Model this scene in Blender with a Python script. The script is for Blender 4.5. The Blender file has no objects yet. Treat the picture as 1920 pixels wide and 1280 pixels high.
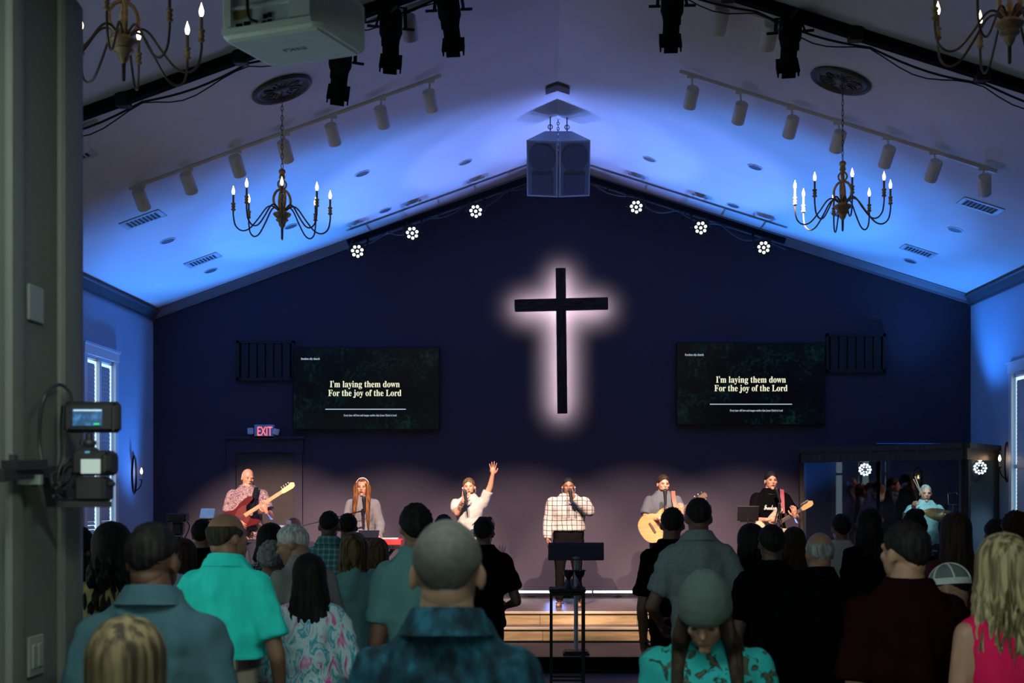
import bpy, math, random
import numpy as np
from mathutils import Vector, Matrix, Euler, noise

random.seed(7)
PI = math.pi
SC = bpy.context.scene
COL = SC.collection

# ------------------------------------------------------------------ camera
# rectified view: the photograph's verticals and horizontals are straightened, so
# the lens is shifted instead of tilted.  Vanishing point of the nave: (1028, 928).
F, CX, CY, CH = 2400.0, 1028.0, 928.0, 1.8
cam_d = bpy.data.cameras.new('camera')
cam = bpy.data.objects.new('camera', cam_d)
COL.objects.link(cam)
cam.location = (0, 0, CH)
cam.rotation_euler = (PI / 2, 0, 0)
cam_d.sensor_width = 36.0
cam_d.lens = F / 1920 * 36
cam_d.shift_x = (960 - CX) / 1920
cam_d.shift_y = (CY - 640) / 1920
cam_d.clip_start = 0.05
cam_d.clip_end = 200
cam_d.dof.use_dof = True
cam_d.dof.focus_distance = 16.5
cam_d.dof.aperture_fstop = 4.5
SC.camera = cam

# ------------------------------------------------------------------ world, exposure
w = bpy.data.worlds.new('world')
SC.world = w
w.use_nodes = True
w.node_tree.nodes['Background'].inputs[0].default_value = (0.25, 0.32, 0.36, 1)
w.node_tree.nodes['Background'].inputs[1].default_value = 0.02
SC.view_settings.view_transform = 'Standard'
SC.view_settings.look = 'None'
SC.view_settings.gamma = 1.0
SC.view_settings.exposure = 0.0
SC.view_settings.use_curve_mapping = False

# light levels, all tuned here
BLUE = (0.045, 0.27, 1.0)
LAVENDER = (0.19, 0.30, 1.0)
UPLIGHT_W = 800.0      # each blue beam of the floor battens
WASH_W = 175.0          # wide spill of the battens
FRONT_W = 5200.0       # each warm spotlight on the ceiling bar
HALO_W = 17.0           # light behind the cross, per metre
LOBBY_FILL = 34.0      # fill panels added on the lobby ceiling, out of view
DAY_LOBBY = 3.5        # daylight in the lobby glazing
DAY_SIDE = 1.2         # daylight in the clear side windows
DAY_NEAR = 3.8         # daylight in the clear window nearest the entry
DAY_BLIND = 1.0        # daylight behind the blinds
BULB = 12.5            # candle bulbs

# ------------------------------------------------------------------ helpers
def P(px, py, D):
    """photo pixel at distance D -> point in the room"""
    return Vector(((px - CX) * D / F, D, CH + (CY - py) * D / F))

def link(o):
    COL.objects.link(o)
    return o

def tag(o, label=None, cat=None, group=None, kind=None):
    if label: o['label'] = label
    if cat: o['category'] = cat
    if group: o['group'] = group
    if kind: o['kind'] = kind
    return o

WM = {}
def thing(name, label, cat, loc=(0, 0, 0), rotz=0.0, group=None, kind=None):
    o = bpy.data.objects.new(name, None)
    o.empty_display_size = 0.1
    link(o)
    o.location = loc
    o.rotation_euler = (0, 0, rotz)
    WM[o] = Matrix.Translation(Vector(loc)) @ Matrix.Rotation(rotz, 4, 'Z')
    return tag(o, label, cat, group, kind)

def frame(origin, zdir, xhint=(1, 0, 0)):
    """4x4 whose z axis is zdir"""
    z = Vector(zdir).normalized()
    x = Vector(xhint)
    x = x - z * x.dot(z)
    if x.length < 1e-5:
        x = Vector((0, 1, 0)) - z * z.y
    x.normalize()
    y = z.cross(x)
    m = Matrix((x, y, z)).transposed().to_4x4()
    m.translation = Vector(origin)
    return m

class MB:
    def __init__(s):
        s.v = []; s.f = []; s.m = Matrix.Identity(4)
    def at(s, m):
        s.m = m; return s
    def add(s, vs, fs):
        b = len(s.v); m = s.m
        s.v.extend((m @ Vector(q)) for q in vs)
        s.f.extend(tuple(b + i for i in f) for f in fs)
        return s
    def box(s, c, d, rot=None):
        x, y, z = d[0] / 2, d[1] / 2, d[2] / 2
        vs = [Vector((a, b, e)) for a in (-x, x) for b in (-y, y) for e in (-z, z)]
        if rot: 
            r = Euler(rot).to_matrix()
            vs = [r @ q for q in vs]
        c = Vector(c)
        return s.add([q + c for q in vs], [(0, 1, 3, 2), (4, 6, 7, 5), (0, 4, 5, 1), (2, 3, 7, 6), (0, 2, 6, 4), (1, 5, 7, 3)])
    def bar(s, a, b, w, h, up=(0, 0, 1)):
        a = Vector(a); b = Vector(b); z = (b - a); L = z.length
        m = frame((a + b) / 2, z, Vector(up).cross(z) if Vector(up).cross(z).length > 1e-6 else (1, 0, 0))
        old = s.m; s.m = old @ m
        s.box((0, 0, 0), (w, h, L)); s.m = old
        return s
    def bbox(s, c, d, bev):
        """box with bevelled vertical edges and top/bottom edges"""
        x, y, z = d[0] / 2, d[1] / 2, d[2] / 2; b = bev
        def ring(ix, zz):
            X, Y = x - ix, y - ix
            return [(X - b, -Y, zz), (X, -Y + b, zz), (X, Y - b, zz), (X - b, Y, zz), (-X + b, Y, zz), (-X, Y - b, zz), (-X, -Y + b, zz), (-X + b, -Y, zz)]
        vs = ring(b, -z) + ring(0, -z + b) + ring(0, z - b) + ring(b, z)
        fs = [tuple(reversed(range(8))), tuple(range(24, 32))]
        for k in range(3):
            for i in range(8):
                j = (i + 1) % 8
                fs.append((k * 8 + i, k * 8 + j, k * 8 + 8 + j, k * 8 + 8 + i))
        c = Vector(c)
        return s.add([Vector(q) + c for q in vs], fs)
    def lathe(s, prof, n=16, m=None, caps=True):
        """prof: list of (r, z) from bottom to top"""
        vs = []; fs = []
        for r, z in prof:
            for i in range(n):
                a = 2 * PI * i / n
                vs.append((r * math.cos(a), r * math.sin(a), z))
        for k in range(len(prof) - 1):
            for i in range(n):
                j = (i + 1) % n
                fs.append((k * n + i, k * n + j, k * n + n + j, k * n + n + i))
        if caps:
            fs.append(tuple(reversed(range(n))))
            fs.append(tuple(range((len(prof) - 1) * n, len(prof) * n)))
        if m is not None:
            vs = [m @ Vector(q) for q in vs]
        return s.add(vs, fs)
    def cyl(s, a, b, r0, r1=None, n=12):
        a = Vector(a); b = Vector(b)
        r1 = r0 if r1 is None else r1
        return s.lathe([(r0, 0), (r1, (b - a).length)], n, frame(a, b - a))
    def capsule(s, a, b, r0, r1=None, n=12, k=4, sy=1.0):
        a = Vector(a); b = Vector(b); r1 = r0 if r1 is None else r1
        d = b - a; L = d.length
        if L < 1e-6: d = Vector((0, 0, 1)); L = 1e-6
        pr = [(max(1e-4, r0 * math.cos(t)), r0 * math.sin(t)) for t in [-PI / 2 + PI / 2 * i / k for i in range(k + 1)]]
        pr += [(max(1e-4, r1 * math.cos(t)), L + r1 * math.sin(t)) for t in [PI / 2 * i / k for i in range(k + 1)]]
        return s.lathe(pr, n, frame(a, d))
    def ell(s, c, r, n=16, k=10, rot=None):
        pr = [(max(1e-4, math.cos(t)), math.sin(t)) for t in [-PI / 2 + PI * i / k for i in range(k + 1)]]
        m = Matrix.Translation(Vector(c))
        if rot is not None: m = m @ (Euler(rot).to_matrix().to_4x4() if not isinstance(rot, Matrix) else rot)
        m = m @ Matrix.Diagonal((r[0], r[1], r[2], 1))
        return s.lathe(pr, n, m)
    def tube(s, pts, r, n=8, closed=False):
        pts = [Vector(p) for p in pts]; N = len(pts)
        rs = r if isinstance(r, (list, tuple)) else [r] * N
        vs = []; fs = []; x = None
        for i in range(N):
            a = pts[(i - 1) % N] if closed or i > 0 else pts[0]
            b = pts[(i + 1) % N] if closed or i < N - 1 else pts[-1]
            t = (b - a).normalized() if (b - a).length > 1e-9 else Vector((0, 0, 1))
            if x is None:
                x = t.orthogonal().normalized()
            else:
                x = x - t * x.dot(t)
                x = x.normalized() if x.length > 1e-6 else t.orthogonal().normalized()
            y = t.cross(x)
            for j in range(n):
                an = 2 * PI * j / n
                vs.append(pts[i] + (x * math.cos(an) + y * math.sin(an)) * rs[i])
        for i in range(N if closed else N - 1):
            for j in range(n):
                k = (j + 1) % n; i2 = (i + 1) % N
                fs.append((i * n + j, i * n + k, i2 * n + k, i2 * n + j))
        if not closed:
            fs.append(tuple(reversed(range(n)))); fs.append(tuple(range((N - 1) * n, N * n)))
        return s.add(vs, fs)
    def prism(s, poly, d, m=None):
        """poly: 2D outline (ccw) in local xz, extruded along y from 0 to d"""
        N = len(poly)
        vs = [Vector((p[0], 0, p[1])) for p in poly] + [Vector((p[0], d, p[1])) for p in poly]
        fs = [tuple(range(N)), tuple(reversed(range(N, 2 * N)))]
        for i in range(N):
            j = (i + 1) % N
            fs.append((i, i + N, j + N, j))
        if m is not None: vs = [m @ q for q in vs]
        return s.add(vs, fs)
    def quad(s, a, b, c, d):
        return s.add([a, b, c, d], [(0, 1, 2, 3)])
    def torus(s, c, R, r, axis=(0, 0, 1), n=24, k=8):
        m = frame(c, axis)
        return s.tube([m @ Vector((R * math.cos(2 * PI * i / n), R * math.sin(2 * PI * i / n), 0)) for i in range(n)], r, k, True)
    def mesh(s, name, smooth=None):
        me = bpy.data.meshes.new(name)
        me.from_pydata([tuple(q) for q in s.v], [], s.f)
        if smooth is not None:
            shade(me, smooth)
        return me
    def build(s, name, mat, parent=None, smooth=40, world=False, center=True, label=None):
        if parent is not None and world:
            q_ = parent
            while q_ not in WM and q_.parent is not None: q_ = q_.parent
            inv = WM[q_].inverted()
            s.v = [inv @ q for q in s.v]
        off = None
        if parent is None and center and s.v:
            xs = [q.x for q in s.v]; ys = [q.y for q in s.v]; zs = [q.z for q in s.v]
            off = Vector(((min(xs) + max(xs)) / 2, (min(ys) + max(ys)) / 2, min(zs)))
            s.v = [q - off for q in s.v]
        me = s.mesh(name, smooth)
        o = bpy.data.objects.new(name, me)
        if mat is not None: me.materials.append(mat)
        link(o)
        if off is not None: o.location = off
        if parent is not None: o.parent = parent
        if label: o['label'] = label
        return o

def shade(me, ang):
    """smooth faces with sharp edges over ang degrees"""
    n = len(me.polygons)
    if n == 0: return
    me.polygons.foreach_set('use_smooth', [True] * n)
    try:
        me.set_sharp_from_angle(angle=math.radians(ang))
    except Exception:
        pass

def copy_thing(o, loc, rotz=None, label=None, group=None):
    c = o.copy(); link(c); c.location = loc
    if rotz is not None: c.rotation_euler = (0, 0, rotz)
    if label: c['label'] = label
    if group: c['group'] = group
    WM[c] = Matrix.Translation(Vector(loc)) @ Matrix.Rotation(c.rotation_euler[2], 4, 'Z')
    for ch in [q for q in o.children]:
        d = ch.copy(); link(d); d.parent = c
        for g in [q for q in ch.children]:
            e = g.copy(); link(e); e.parent = d
    return c

# ------------------------------------------------------------------ materials
MATS = {}
def mat(name, col, rough=0.6, metal=0.0, var=0.12, scale=8.0, bump=0.0, bscale=40.0, stretch=(1, 1, 1), spec=0.5, sheen=0.0, bdist=0.01):
    if name in MATS: return MATS[name]
    m = bpy.data.materials.new(name); m.use_nodes = True
    nt = m.node_tree; N = nt.nodes; L = nt.links
    b = N['Principled BSDF']
    b.inputs['Roughness'].default_value = rough
    b.inputs['Metallic'].default_value = metal
    b.inputs['Specular IOR Level'].default_value = spec
    if sheen: b.inputs['Sheen Weight'].default_value = sheen
    tc = N.new('ShaderNodeTexCoord'); mp = N.new('ShaderNodeMapping')
    mp.inputs['Scale'].default_value = stretch
    L.new(tc.outputs['Object'], mp.inputs[0])
    nz = N.new('ShaderNodeTexNoise'); nz.inputs['Scale'].default_value = scale; nz.inputs['Detail'].default_value = 5
    L.new(mp.outputs[0], nz.inputs['Vector'])
    cr = N.new('ShaderNodeMapRange')
    cr.inputs['From Min'].default_value = 0.3; cr.inputs['From Max'].default_value = 0.7
    cr.inputs['To Min'].default_value = 1 - var; cr.inputs['To Max'].default_value = 1 + var
    L.new(nz.outputs[0], cr.inputs['Value'])
    mx = N.new('ShaderNodeMix'); mx.data_type = 'RGBA'; mx.blend_type = 'MULTIPLY'; mx.inputs[0].default_value = 1
    mx.inputs[6].default_value = (*col, 1)
    L.new(cr.outputs[0], mx.inputs[7])
    L.new(mx.outputs[2], b.inputs['Base Color'])
    if bump:
        n2 = N.new('ShaderNodeTexNoise'); n2.inputs['Scale'].default_value = bscale; n2.inputs['Detail'].default_value = 4
        L.new(mp.outputs[0], n2.inputs['Vector'])
        bp = N.new('ShaderNodeBump'); bp.inputs['Strength'].default_value = bump; bp.inputs['Distance'].default_value = bdist
        L.new(n2.outputs[0], bp.inputs['Height']); L.new(bp.outputs[0], b.inputs['Normal'])
    MATS[name] = m
    return m

def emit(name, col, strength):
    if name in MATS: return MATS[name]
    m = bpy.data.materials.new(name); m.use_nodes = True
    b = m.node_tree.nodes['Principled BSDF']
    b.inputs['Base Color'].default_value = (*[min(0.8, c) for c in col], 1)
    b.inputs['Emission Color'].default_value = (*col, 1)
    b.inputs['Emission Strength'].default_value = strength
    MATS[name] = m
    return m

def ramp_mat(name, cols, tex='noise', scale=10.0, rough=0.75, stretch=(1, 1, 1), detail=3, bump=0.0, dist=0.0):
    """colours spread over a noise / voronoi field: prints, florals, foliage"""
    if name in MATS: return MATS[name]
    m = bpy.data.materials.new(name); m.use_nodes = True
    nt = m.node_tree; N = nt.nodes; L = nt.links; b = N['Principled BSDF']
    b.inputs['Roughness'].default_value = rough
    b.inputs['Specular IOR Level'].default_value = .12 if rough > .6 else .35
    tc = N.new('ShaderNodeTexCoord'); mp = N.new('ShaderNodeMapping'); mp.inputs['Scale'].default_value = stretch
    L.new(tc.outputs['Object'], mp.inputs[0])
    if tex == 'noise':
        t = N.new('ShaderNodeTexNoise'); t.inputs['Scale'].default_value = scale; t.inputs['Detail'].default_value = detail
        t.inputs['Distortion'].default_value = dist; out = t.outputs[0]
    else:
        t = N.new('ShaderNodeTexVoronoi'); t.inputs['Scale'].default_value = scale; out = t.outputs['Distance']
    L.new(mp.outputs[0], t.inputs['Vector'])
    r = N.new('ShaderNodeValToRGB'); e = r.color_ramp.elements
    r.color_ramp.interpolation = 'EASE'
    while len(e) < len(cols): e.new(0.5)
    for i, (p, c) in enumerate(cols):
        e[i].position = p; e[i].color = (*c, 1)
    L.new(out, r.inputs[0]); L.new(r.outputs[0], b.inputs['Base Color'])
    if bump:
        bp = N.new('ShaderNodeBump'); bp.inputs['Strength'].default_value = bump; bp.inputs['Distance'].default_value = 0.01
        L.new(out, bp.inputs['Height']); L.new(bp.outputs[0], b.inputs['Normal'])
    MATS[name] = m
    return m

def plaid_mat(name, base, line, pitch=0.07, width=0.16, second=None):
    if name in MATS: return MATS[name]
    m = bpy.data.materials.new(name); m.use_nodes = True
    nt = m.node_tree; N = nt.nodes; L = nt.links; b = N['Principled BSDF']
    b.inputs['Roughness'].default_value = 0.9; b.inputs['Specular IOR Level'].default_value = .1
    tc = N.new('ShaderNodeTexCoord'); sp = N.new('ShaderNodeSeparateXYZ')
    nz = N.new('ShaderNodeTexNoise'); nz.inputs['Scale'].default_value = 3
    ad = N.new('ShaderNodeVectorMath'); ad.operation = 'MULTIPLY_ADD'
    ad.inputs[1].default_value = (0.05, 0.05, 0.05)
    L.new(tc.outputs['Object'], nz.inputs['Vector'])
    L.new(nz.outputs['Color'], ad.inputs[0]); L.new(tc.outputs['Object'], ad.inputs[2])
    L.new(ad.outputs[0], sp.inputs[0])
    outs = []
    for ax in (0, 2):
        d = N.new('ShaderNodeMath'); d.operation = 'DIVIDE'; d.inputs[1].default_value = pitch
        L.new(sp.outputs[ax], d.inputs[0])
        fr = N.new('ShaderNodeMath'); fr.operation = 'FRACT'; L.new(d.outputs[0], fr.inputs[0])
        lt = N.new('ShaderNodeMath'); lt.operation = 'LESS_THAN'; lt.inputs[1].default_value = width
        L.new(fr.outputs[0], lt.inputs[0]); outs.append(lt)
    mxm = N.new('ShaderNodeMath'); mxm.operation = 'MAXIMUM' if second is None else 'ADD'
    L.new(outs[0].outputs[0], mxm.inputs[0]); L.new(outs[1].outputs[0], mxm.inputs[1])
    if second is not None:
        hv = N.new('ShaderNodeMath'); hv.operation = 'MULTIPLY'; hv.inputs[1].default_value = 0.5
        L.new(mxm.outputs[0], hv.inputs[0]); mxm = hv
    r = N.new('ShaderNodeValToRGB'); e = r.color_ramp.elements
    e[0].color = (*base, 1); e[1].color = (*line, 1)
    if second is not None:
        q = e.new(0.5); q.color = (*second, 1)
    L.new(mxm.outputs[0], r.inputs[0]); L.new(r.outputs[0], b.inputs['Base Color'])
    MATS[name] = m
    return m

def wood_mat(name, c0, c1, scale=3.0, stretch=(1, 8, 8), rough=0.45, bump=0.1):
    if name in MATS: return MATS[name]
    m = ramp_mat(name, [(0.3, c0), (0.7, c1)], 'noise', scale, rough, stretch, 8, bump, 0.4)
    return m

def glass_mat(name, tint=(0.9, 0.95, 0.95), refl=0.1, rough=0.0):
    """thin clear sheet: mostly transmits, mirrors a little, more at grazing angles"""
    if name in MATS: return MATS[name]
    m = bpy.data.materials.new(name); m.use_nodes = True
    nt = m.node_tree; N = nt.nodes; L = nt.links
    N.remove(N['Principled BSDF'])
    out = N['Material Output']
    tr = N.new('ShaderNodeBsdfTransparent'); tr.inputs[0].default_value = (*tint, 1)
    gl = N.new('ShaderNodeBsdfGlossy'); gl.inputs['Roughness'].default_value = rough
    fr = N.new('ShaderNodeLayerWeight'); fr.inputs[0].default_value = .5
    pw = N.new('ShaderNodeMath'); pw.operation = 'POWER'; pw.inputs[1].default_value = 4.5
    L.new(fr.outputs['Facing'], pw.inputs[0])
    ad = N.new('ShaderNodeMath'); ad.operation = 'ADD'; ad.use_clamp = True; ad.inputs[1].default_value = refl
    L.new(pw.outputs[0], ad.inputs[0])
    mx = N.new('ShaderNodeMixShader')
    L.new(ad.outputs[0], mx.inputs[0]); L.new(tr.outputs[0], mx.inputs[1]); L.new(gl.outputs[0], mx.inputs[2])
    L.new(mx.outputs[0], out.inputs[0])
    MATS[name] = m
    return m

TEXTS = []
def text(s, size, m4, mat_, name, parent, extrude=0.001, align='CENTER', ofs=0.0, world=True):
    cu = bpy.data.curves.new(name, 'FONT')
    cu.body = s; cu.size = size; cu.align_x = align; cu.align_y = 'CENTER'; cu.extrude = extrude; cu.offset = ofs
    cu.resolution_u = 3
    o = bpy.data.objects.new(name, cu); link(o)
    TEXTS.append((o, m4, mat_, name, parent, world))
    return o

def serif(s, bold=True):
    """the same letters in the maths alphabet, whose shapes are serif"""
    r = ''
    A, a = (0x1D400, 0x1D41A) if bold else (0x1D400, 0x1D41A)
    for ch in s:
        if 'A' <= ch <= 'Z': r += chr(A + ord(ch) - 65)
        elif 'a' <= ch <= 'z': r += chr(a + ord(ch) - 97)
        else: r += ch
    return r

def spot(name, loc, target, power, col, size, blend, radius, parent=None):
    d = bpy.data.lights.new(name, 'SPOT'); d.energy = power; d.color = col
    d.spot_size = size; d.spot_blend = blend; d.shadow_soft_size = radius
    o = bpy.data.objects.new(name, d); link(o)
    loc = Vector(loc); v = Vector(target) - loc
    m = v.to_track_quat('-Z', 'Y').to_matrix().to_4x4(); m.translation = loc
    if parent is not None:
        o.parent = parent; m = WM[parent].inverted() @ m
    o.matrix_local = m
    return o
# ------------------------------------------------------------------ the room
DW = 18.5                                   # stage wall
SW = F / DW
XL, XR, XA = -5.71, 6.105, 0.108            # side walls, ridge
ZL, ZR, ZA = 4.459, 4.675, 6.571            # eaves, ridge
ZF = -0.18                                  # congregation floor; stage apron is z = 0
YB = -6.0                                   # lobby rear wall
YO0, YO1 = 4.0, 4.46                        # wall between lobby and nave
JX0, JX1, JZ = -1.672, 2.3, 3.53           # opening in that wall

def ceil_z(x):
    return ZA + (x - XA) * ((ZA - ZL) / (XA - XL) if x < XA else (ZR - ZA) / (XR - XA))

def ceil_pt(px, py):
    """where the ray of a photo pixel meets the sloping ceiling"""
    for s in ((-1, (ZA - ZL) / (XA - XL)), (1, (ZR - ZA) / (XR - XA))):
        k = s[1]; dx, dz = (px - CX) / F, (CY - py) / F
        D = (ZA - k * XA - CH) / (dz - k * dx)
        X = dx * D
        if (X - XA) * s[0] >= -0.02: return Vector((X, D, CH + dz * D))
def ceil_n(x):
    k = (ZA - ZL) / (XA - XL) if x < XA else (ZR - ZA) / (XR - XA)
    return Vector((k, 0, -1)).normalized()

M_ceil = mat('ceiling_paint', (0.62, 0.62, 0.64), 0.9, var=0.03, scale=2, bump=0.05, bscale=120)
M_wall_dark = mat('stage_wall_paint', (0.050, 0.043, 0.060), 0.85, var=0.05, scale=1.5, bump=0.04, bscale=150, spec=.06)
M_wall = mat('side_wall_paint', (0.30, 0.41, 0.54), 0.9, var=0.03, scale=2, bump=0.04, bscale=140, spec=.1)
M_entry = mat('entry_wall_paint', (0.075, 0.085, 0.072), 0.8, var=0.04, scale=2, bump=0.05, bscale=90)
M_trim = mat('trim_paint', (0.35, 0.37, 0.40), 0.5, var=0.04)
M_trim_dark = mat('crown_paint', (0.06, 0.065, 0.08), 0.5, var=0.04)
M_white_trim = mat('window_trim_paint', (0.6, 0.63, 0.66), 0.5, var=0.03)
M_floor = mat('floor_vinyl', (0.05, 0.043, 0.045), 0.45, var=0.25, scale=3, stretch=(1, 10, 1), bump=0.05)
M_stage = wood_mat('stage_boards', (0.065, 0.048, 0.05), (0.105, 0.08, 0.08), 3.0, (1, 10, 10), 0.4)
M_riser = wood_mat('riser_oak', (0.27, 0.19, 0.10), (0.42, 0.31, 0.17), 2.5, (1, 8, 8), 0.5)
M_nose = wood_mat('step_nosing', (0.36, 0.29, 0.22), (0.46, 0.38, 0.30), 2.5, (1, 8, 8), 0.35)
M_black = mat('black_metal', (0.006, 0.006, 0.008), 0.5, var=0.15, spec=.25)
M_blackmat = mat('black_matte', (0.005, 0.005, 0.006), 0.9, var=0.15, spec=.12)

def structure(o):
    o['kind'] = 'structure'; return o

def wall_grid(mb, fixed, axis, a0, a1, z0f, z1f, holes, thick):
    """wall in the plane axis=fixed, with rectangular holes (a0,a1,z0,z1) and reveals of depth thick"""
    ab = sorted({a0, a1, *[h[0] for h in holes], *[h[1] for h in holes]})
    zb = sorted({z0f, z1f, *[h[2] for h in holes], *[h[3] for h in holes]})
    def pt(a, z, d=0.0):
        return (fixed + d, a, z) if axis == 'x' else (a, fixed + d, z)
    for i in range(len(ab) - 1):
        for j in range(len(zb) - 1):
            am, zm = (ab[i] + ab[i + 1]) / 2, (zb[j] + zb[j + 1]) / 2
            if any(h[0] < am < h[1] and h[2] < zm < h[3] for h in holes): continue
            mb.quad(pt(ab[i], zb[j]), pt(ab[i + 1], zb[j]), pt(ab[i + 1], zb[j + 1]), pt(ab[i], zb[j + 1]))
    for h in holes:
        c = [(h[0], h[2]), (h[1], h[2]), (h[1], h[3]), (h[0], h[3])]
        for k in range(4):
            p, q = c[k], c[(k + 1) % 4]
            mb.quad(pt(*p), pt(*q), pt(*q, thick), pt(*p, thick))
    return mb

# floors
structure(MB().box((0.2, (YB + 14.26) / 2, ZF - 0.05), (14, 14.26 - YB, 0.1)).build('floor', M_floor, None, None))
# ceiling of the nave: two slopes
th = 0.12
mb = MB()
for (x0, z0, x1, z1) in ((XL, ZL, XA, ZA), (XA, ZA, XR, ZR)):
    mb.add([(x0, YO1, z0), (x1, YO1, z1), (x1, DW, z1), (x0, DW, z0), (x0, YO1, z0 + th), (x1, YO1, z1 + th), (x1, DW, z1 + th), (x0, DW, z0 + th)],
           [(0, 1, 2, 3), (7, 6, 5, 4), (0, 4, 5, 1), (3, 2, 6, 7), (0, 3, 7, 4), (1, 5, 6, 2)])
structure(mb.build('ceiling', M_ceil, None, None))
# lobby ceiling and lobby walls
structure(MB().box((0.2, (YB + YO0) / 2, 3.76), (14, YO0 - YB, 0.12)).build('ceiling', M_ceil, None, None))
# stage wall (gable)
mb = MB()
mb.add([(XL, DW, ZF), (XR, DW, ZF), (XR, DW, ZR), (XA, DW, ZA), (XL, DW, ZL),
        (XL, DW + .15, ZF), (XR, DW + .15, ZF), (XR, DW + .15, ZR), (XA, DW + .15, ZA), (XL, DW + .15, ZL)],
       [(0, 1, 2, 3, 4), (9, 8, 7, 6, 5), (0, 5, 6, 1), (1, 6, 7, 2), (2, 7, 8, 3), (3, 8, 9, 4), (4, 9, 5, 0)])
structure(mb.build('wall_front', M_wall_dark, None, None))
# side walls with window openings
WIN_L = [(15.78, 16.82, 0.95, 3.55), (12.6, 13.7, 0.95, 3.0), (10.1, 11.2, 0.95, 3.0), (7.6, 8.8, 0.95, 3.0), (4.75, 6.55, 0.6, 3.3)]
WIN_R = [(15.55, 16.80, 0.95, 3.40), (12.3, 13.5, 0.95, 3.40)]
structure(wall_grid(MB(), XL, 'x', YO1, DW, ZF, ZL, WIN_L, -0.14).build('wall_left', M_wall, None, None))
structure(wall_grid(MB(), XR, 'x', YO1, DW, ZF, ZR, WIN_R, 0.14).build('wall_right', M_wall, None, None))
# lobby side walls and glazed rear wall
LOB = [(-5.6, -3.6, 0.3, 3.0), (-3.2, -1.2, 0.0, 3.0), (-0.8, 1.2, 0.0, 3.0), (1.6, 3.6, 0.0, 3.0), (4.0, 6.0, 0.3, 3.0)]
structure(wall_grid(MB(), YB, 'y', -6.8, 7.2, ZF, 3.7, LOB, -0.14).build('wall_back', M_entry, None, None))
structure(MB().box((-6.85, (YB + YO0) / 2, 1.76), (0.1, YO0 - YB, 3.88)).build('wall_lobby_left', M_entry, None, None))
structure(MB().box((7.25, (YB + YO0) / 2, 1.76), (0.1, YO0 - YB, 3.88)).build('wall_lobby_right', M_entry, None, None))
# wall between lobby and nave, with the opening the photographer looks through
mb = MB()
yc, yd = (YO0 + YO1) / 2, YO1 - YO0
mb.box(((XL - 1.2 + JX0) / 2, yc, (ZF + JZ) / 2), (JX0 - XL + 1.2, yd, JZ - ZF))
mb.box(((JX1 + XR + 1.2) / 2, yc, (ZF + JZ) / 2), (XR + 1.2 - JX1, yd, JZ - ZF))
mb.prism([(XL - 1.2, JZ), (XR + 1.2, JZ), (XR + 1.2, ZR), (XA, ZA + .1), (XL - 1.2, ZL)], yd, Matrix.Translation((0, YO0, 0)))
structure(mb.build('wall_entry', M_entry, None, None))
# casings of that opening: rounded boards at both arrises of the left jamb
def casing(name, y0, y1, proud):
    prof = [(0, 0), (proud * .6, 0), (proud, .012), (proud, .4), (proud, .6), (proud * .7, .9), (0, 1)]
    mb = MB(); n = len(prof)
    vs = []
    for z in (ZF, JZ):
        for (dx, t) in prof:
            tt = t if t in (0, 1, .4, .6, .9) else 0.06
            vs.append((JX0 + dx, y0 + (y1 - y0) * tt, z))
    fs = [(i, i + 1, n + i + 1, n + i) for i in range(n - 1)] + [tuple(range(n)), tuple(reversed(range(n, 2 * n)))]
    mb.add(vs, fs)
    return structure(mb.build(name, mat('entry_casing_paint', (0.10, 0.112, 0.092), 0.6, var=0.03), None, 30))
casing('trim_1', YO1 - 0.10, YO1 + 0.12, 0.022)
casing('trim_2', YO0 - 0.06, YO0 + 0.06, 0.02)

# crown moulding along side walls and up the gable
def moulding(name, a, b, nrm_in, hgt, dep, mt=M_trim_dark):
    """stepped moulding from a to b hanging below the line, projecting along nrm_in"""
    a = Vector(a); b = Vector(b); d = (b - a).normalized(); n = Vector(nrm_in).normalized()
    dn = d.cross(n); dn = dn if dn.z < 0 else -dn
    prof = [(0.0, 0.0), (dep, 0.0), (dep, .12 * hgt), (dep * .8, .2 * hgt), (dep * .55, .5 * hgt), (dep * .3, .75 * hgt), (dep * .3, hgt), (0, hgt)]
    vs = [p + n * u + dn * v for p in (a, b) for (u, v) in prof]; k = len(prof)
    fs = [(i, (i + 1) % k, k + (i + 1) % k, k + i) for i in range(k)] + [tuple(reversed(range(k))), tuple(range(k, 2 * k))]
    return structure(MB().add(vs, fs).build(name, mt, None, 25))
moulding('trim_3', (XL, YO1, ZL), (XL, DW, ZL), (1, 0, 0), .15, .11)
moulding('trim_4', (XR, YO1, ZR), (XR, DW, ZR), (-1, 0, 0), .15, .11)
M_gtrim = mat('gable_crown_paint', (0.16, 0.17, 0.2), 0.5, var=0.04)
moulding('trim_5', (XL, DW, ZL), (XA, DW, ZA), (0, -1, 0), .12, .09, M_gtrim)
moulding('trim_6', (XA, DW, ZA), (XR, DW, ZR), (0, -1, 0), .12, .09, M_gtrim)

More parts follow.
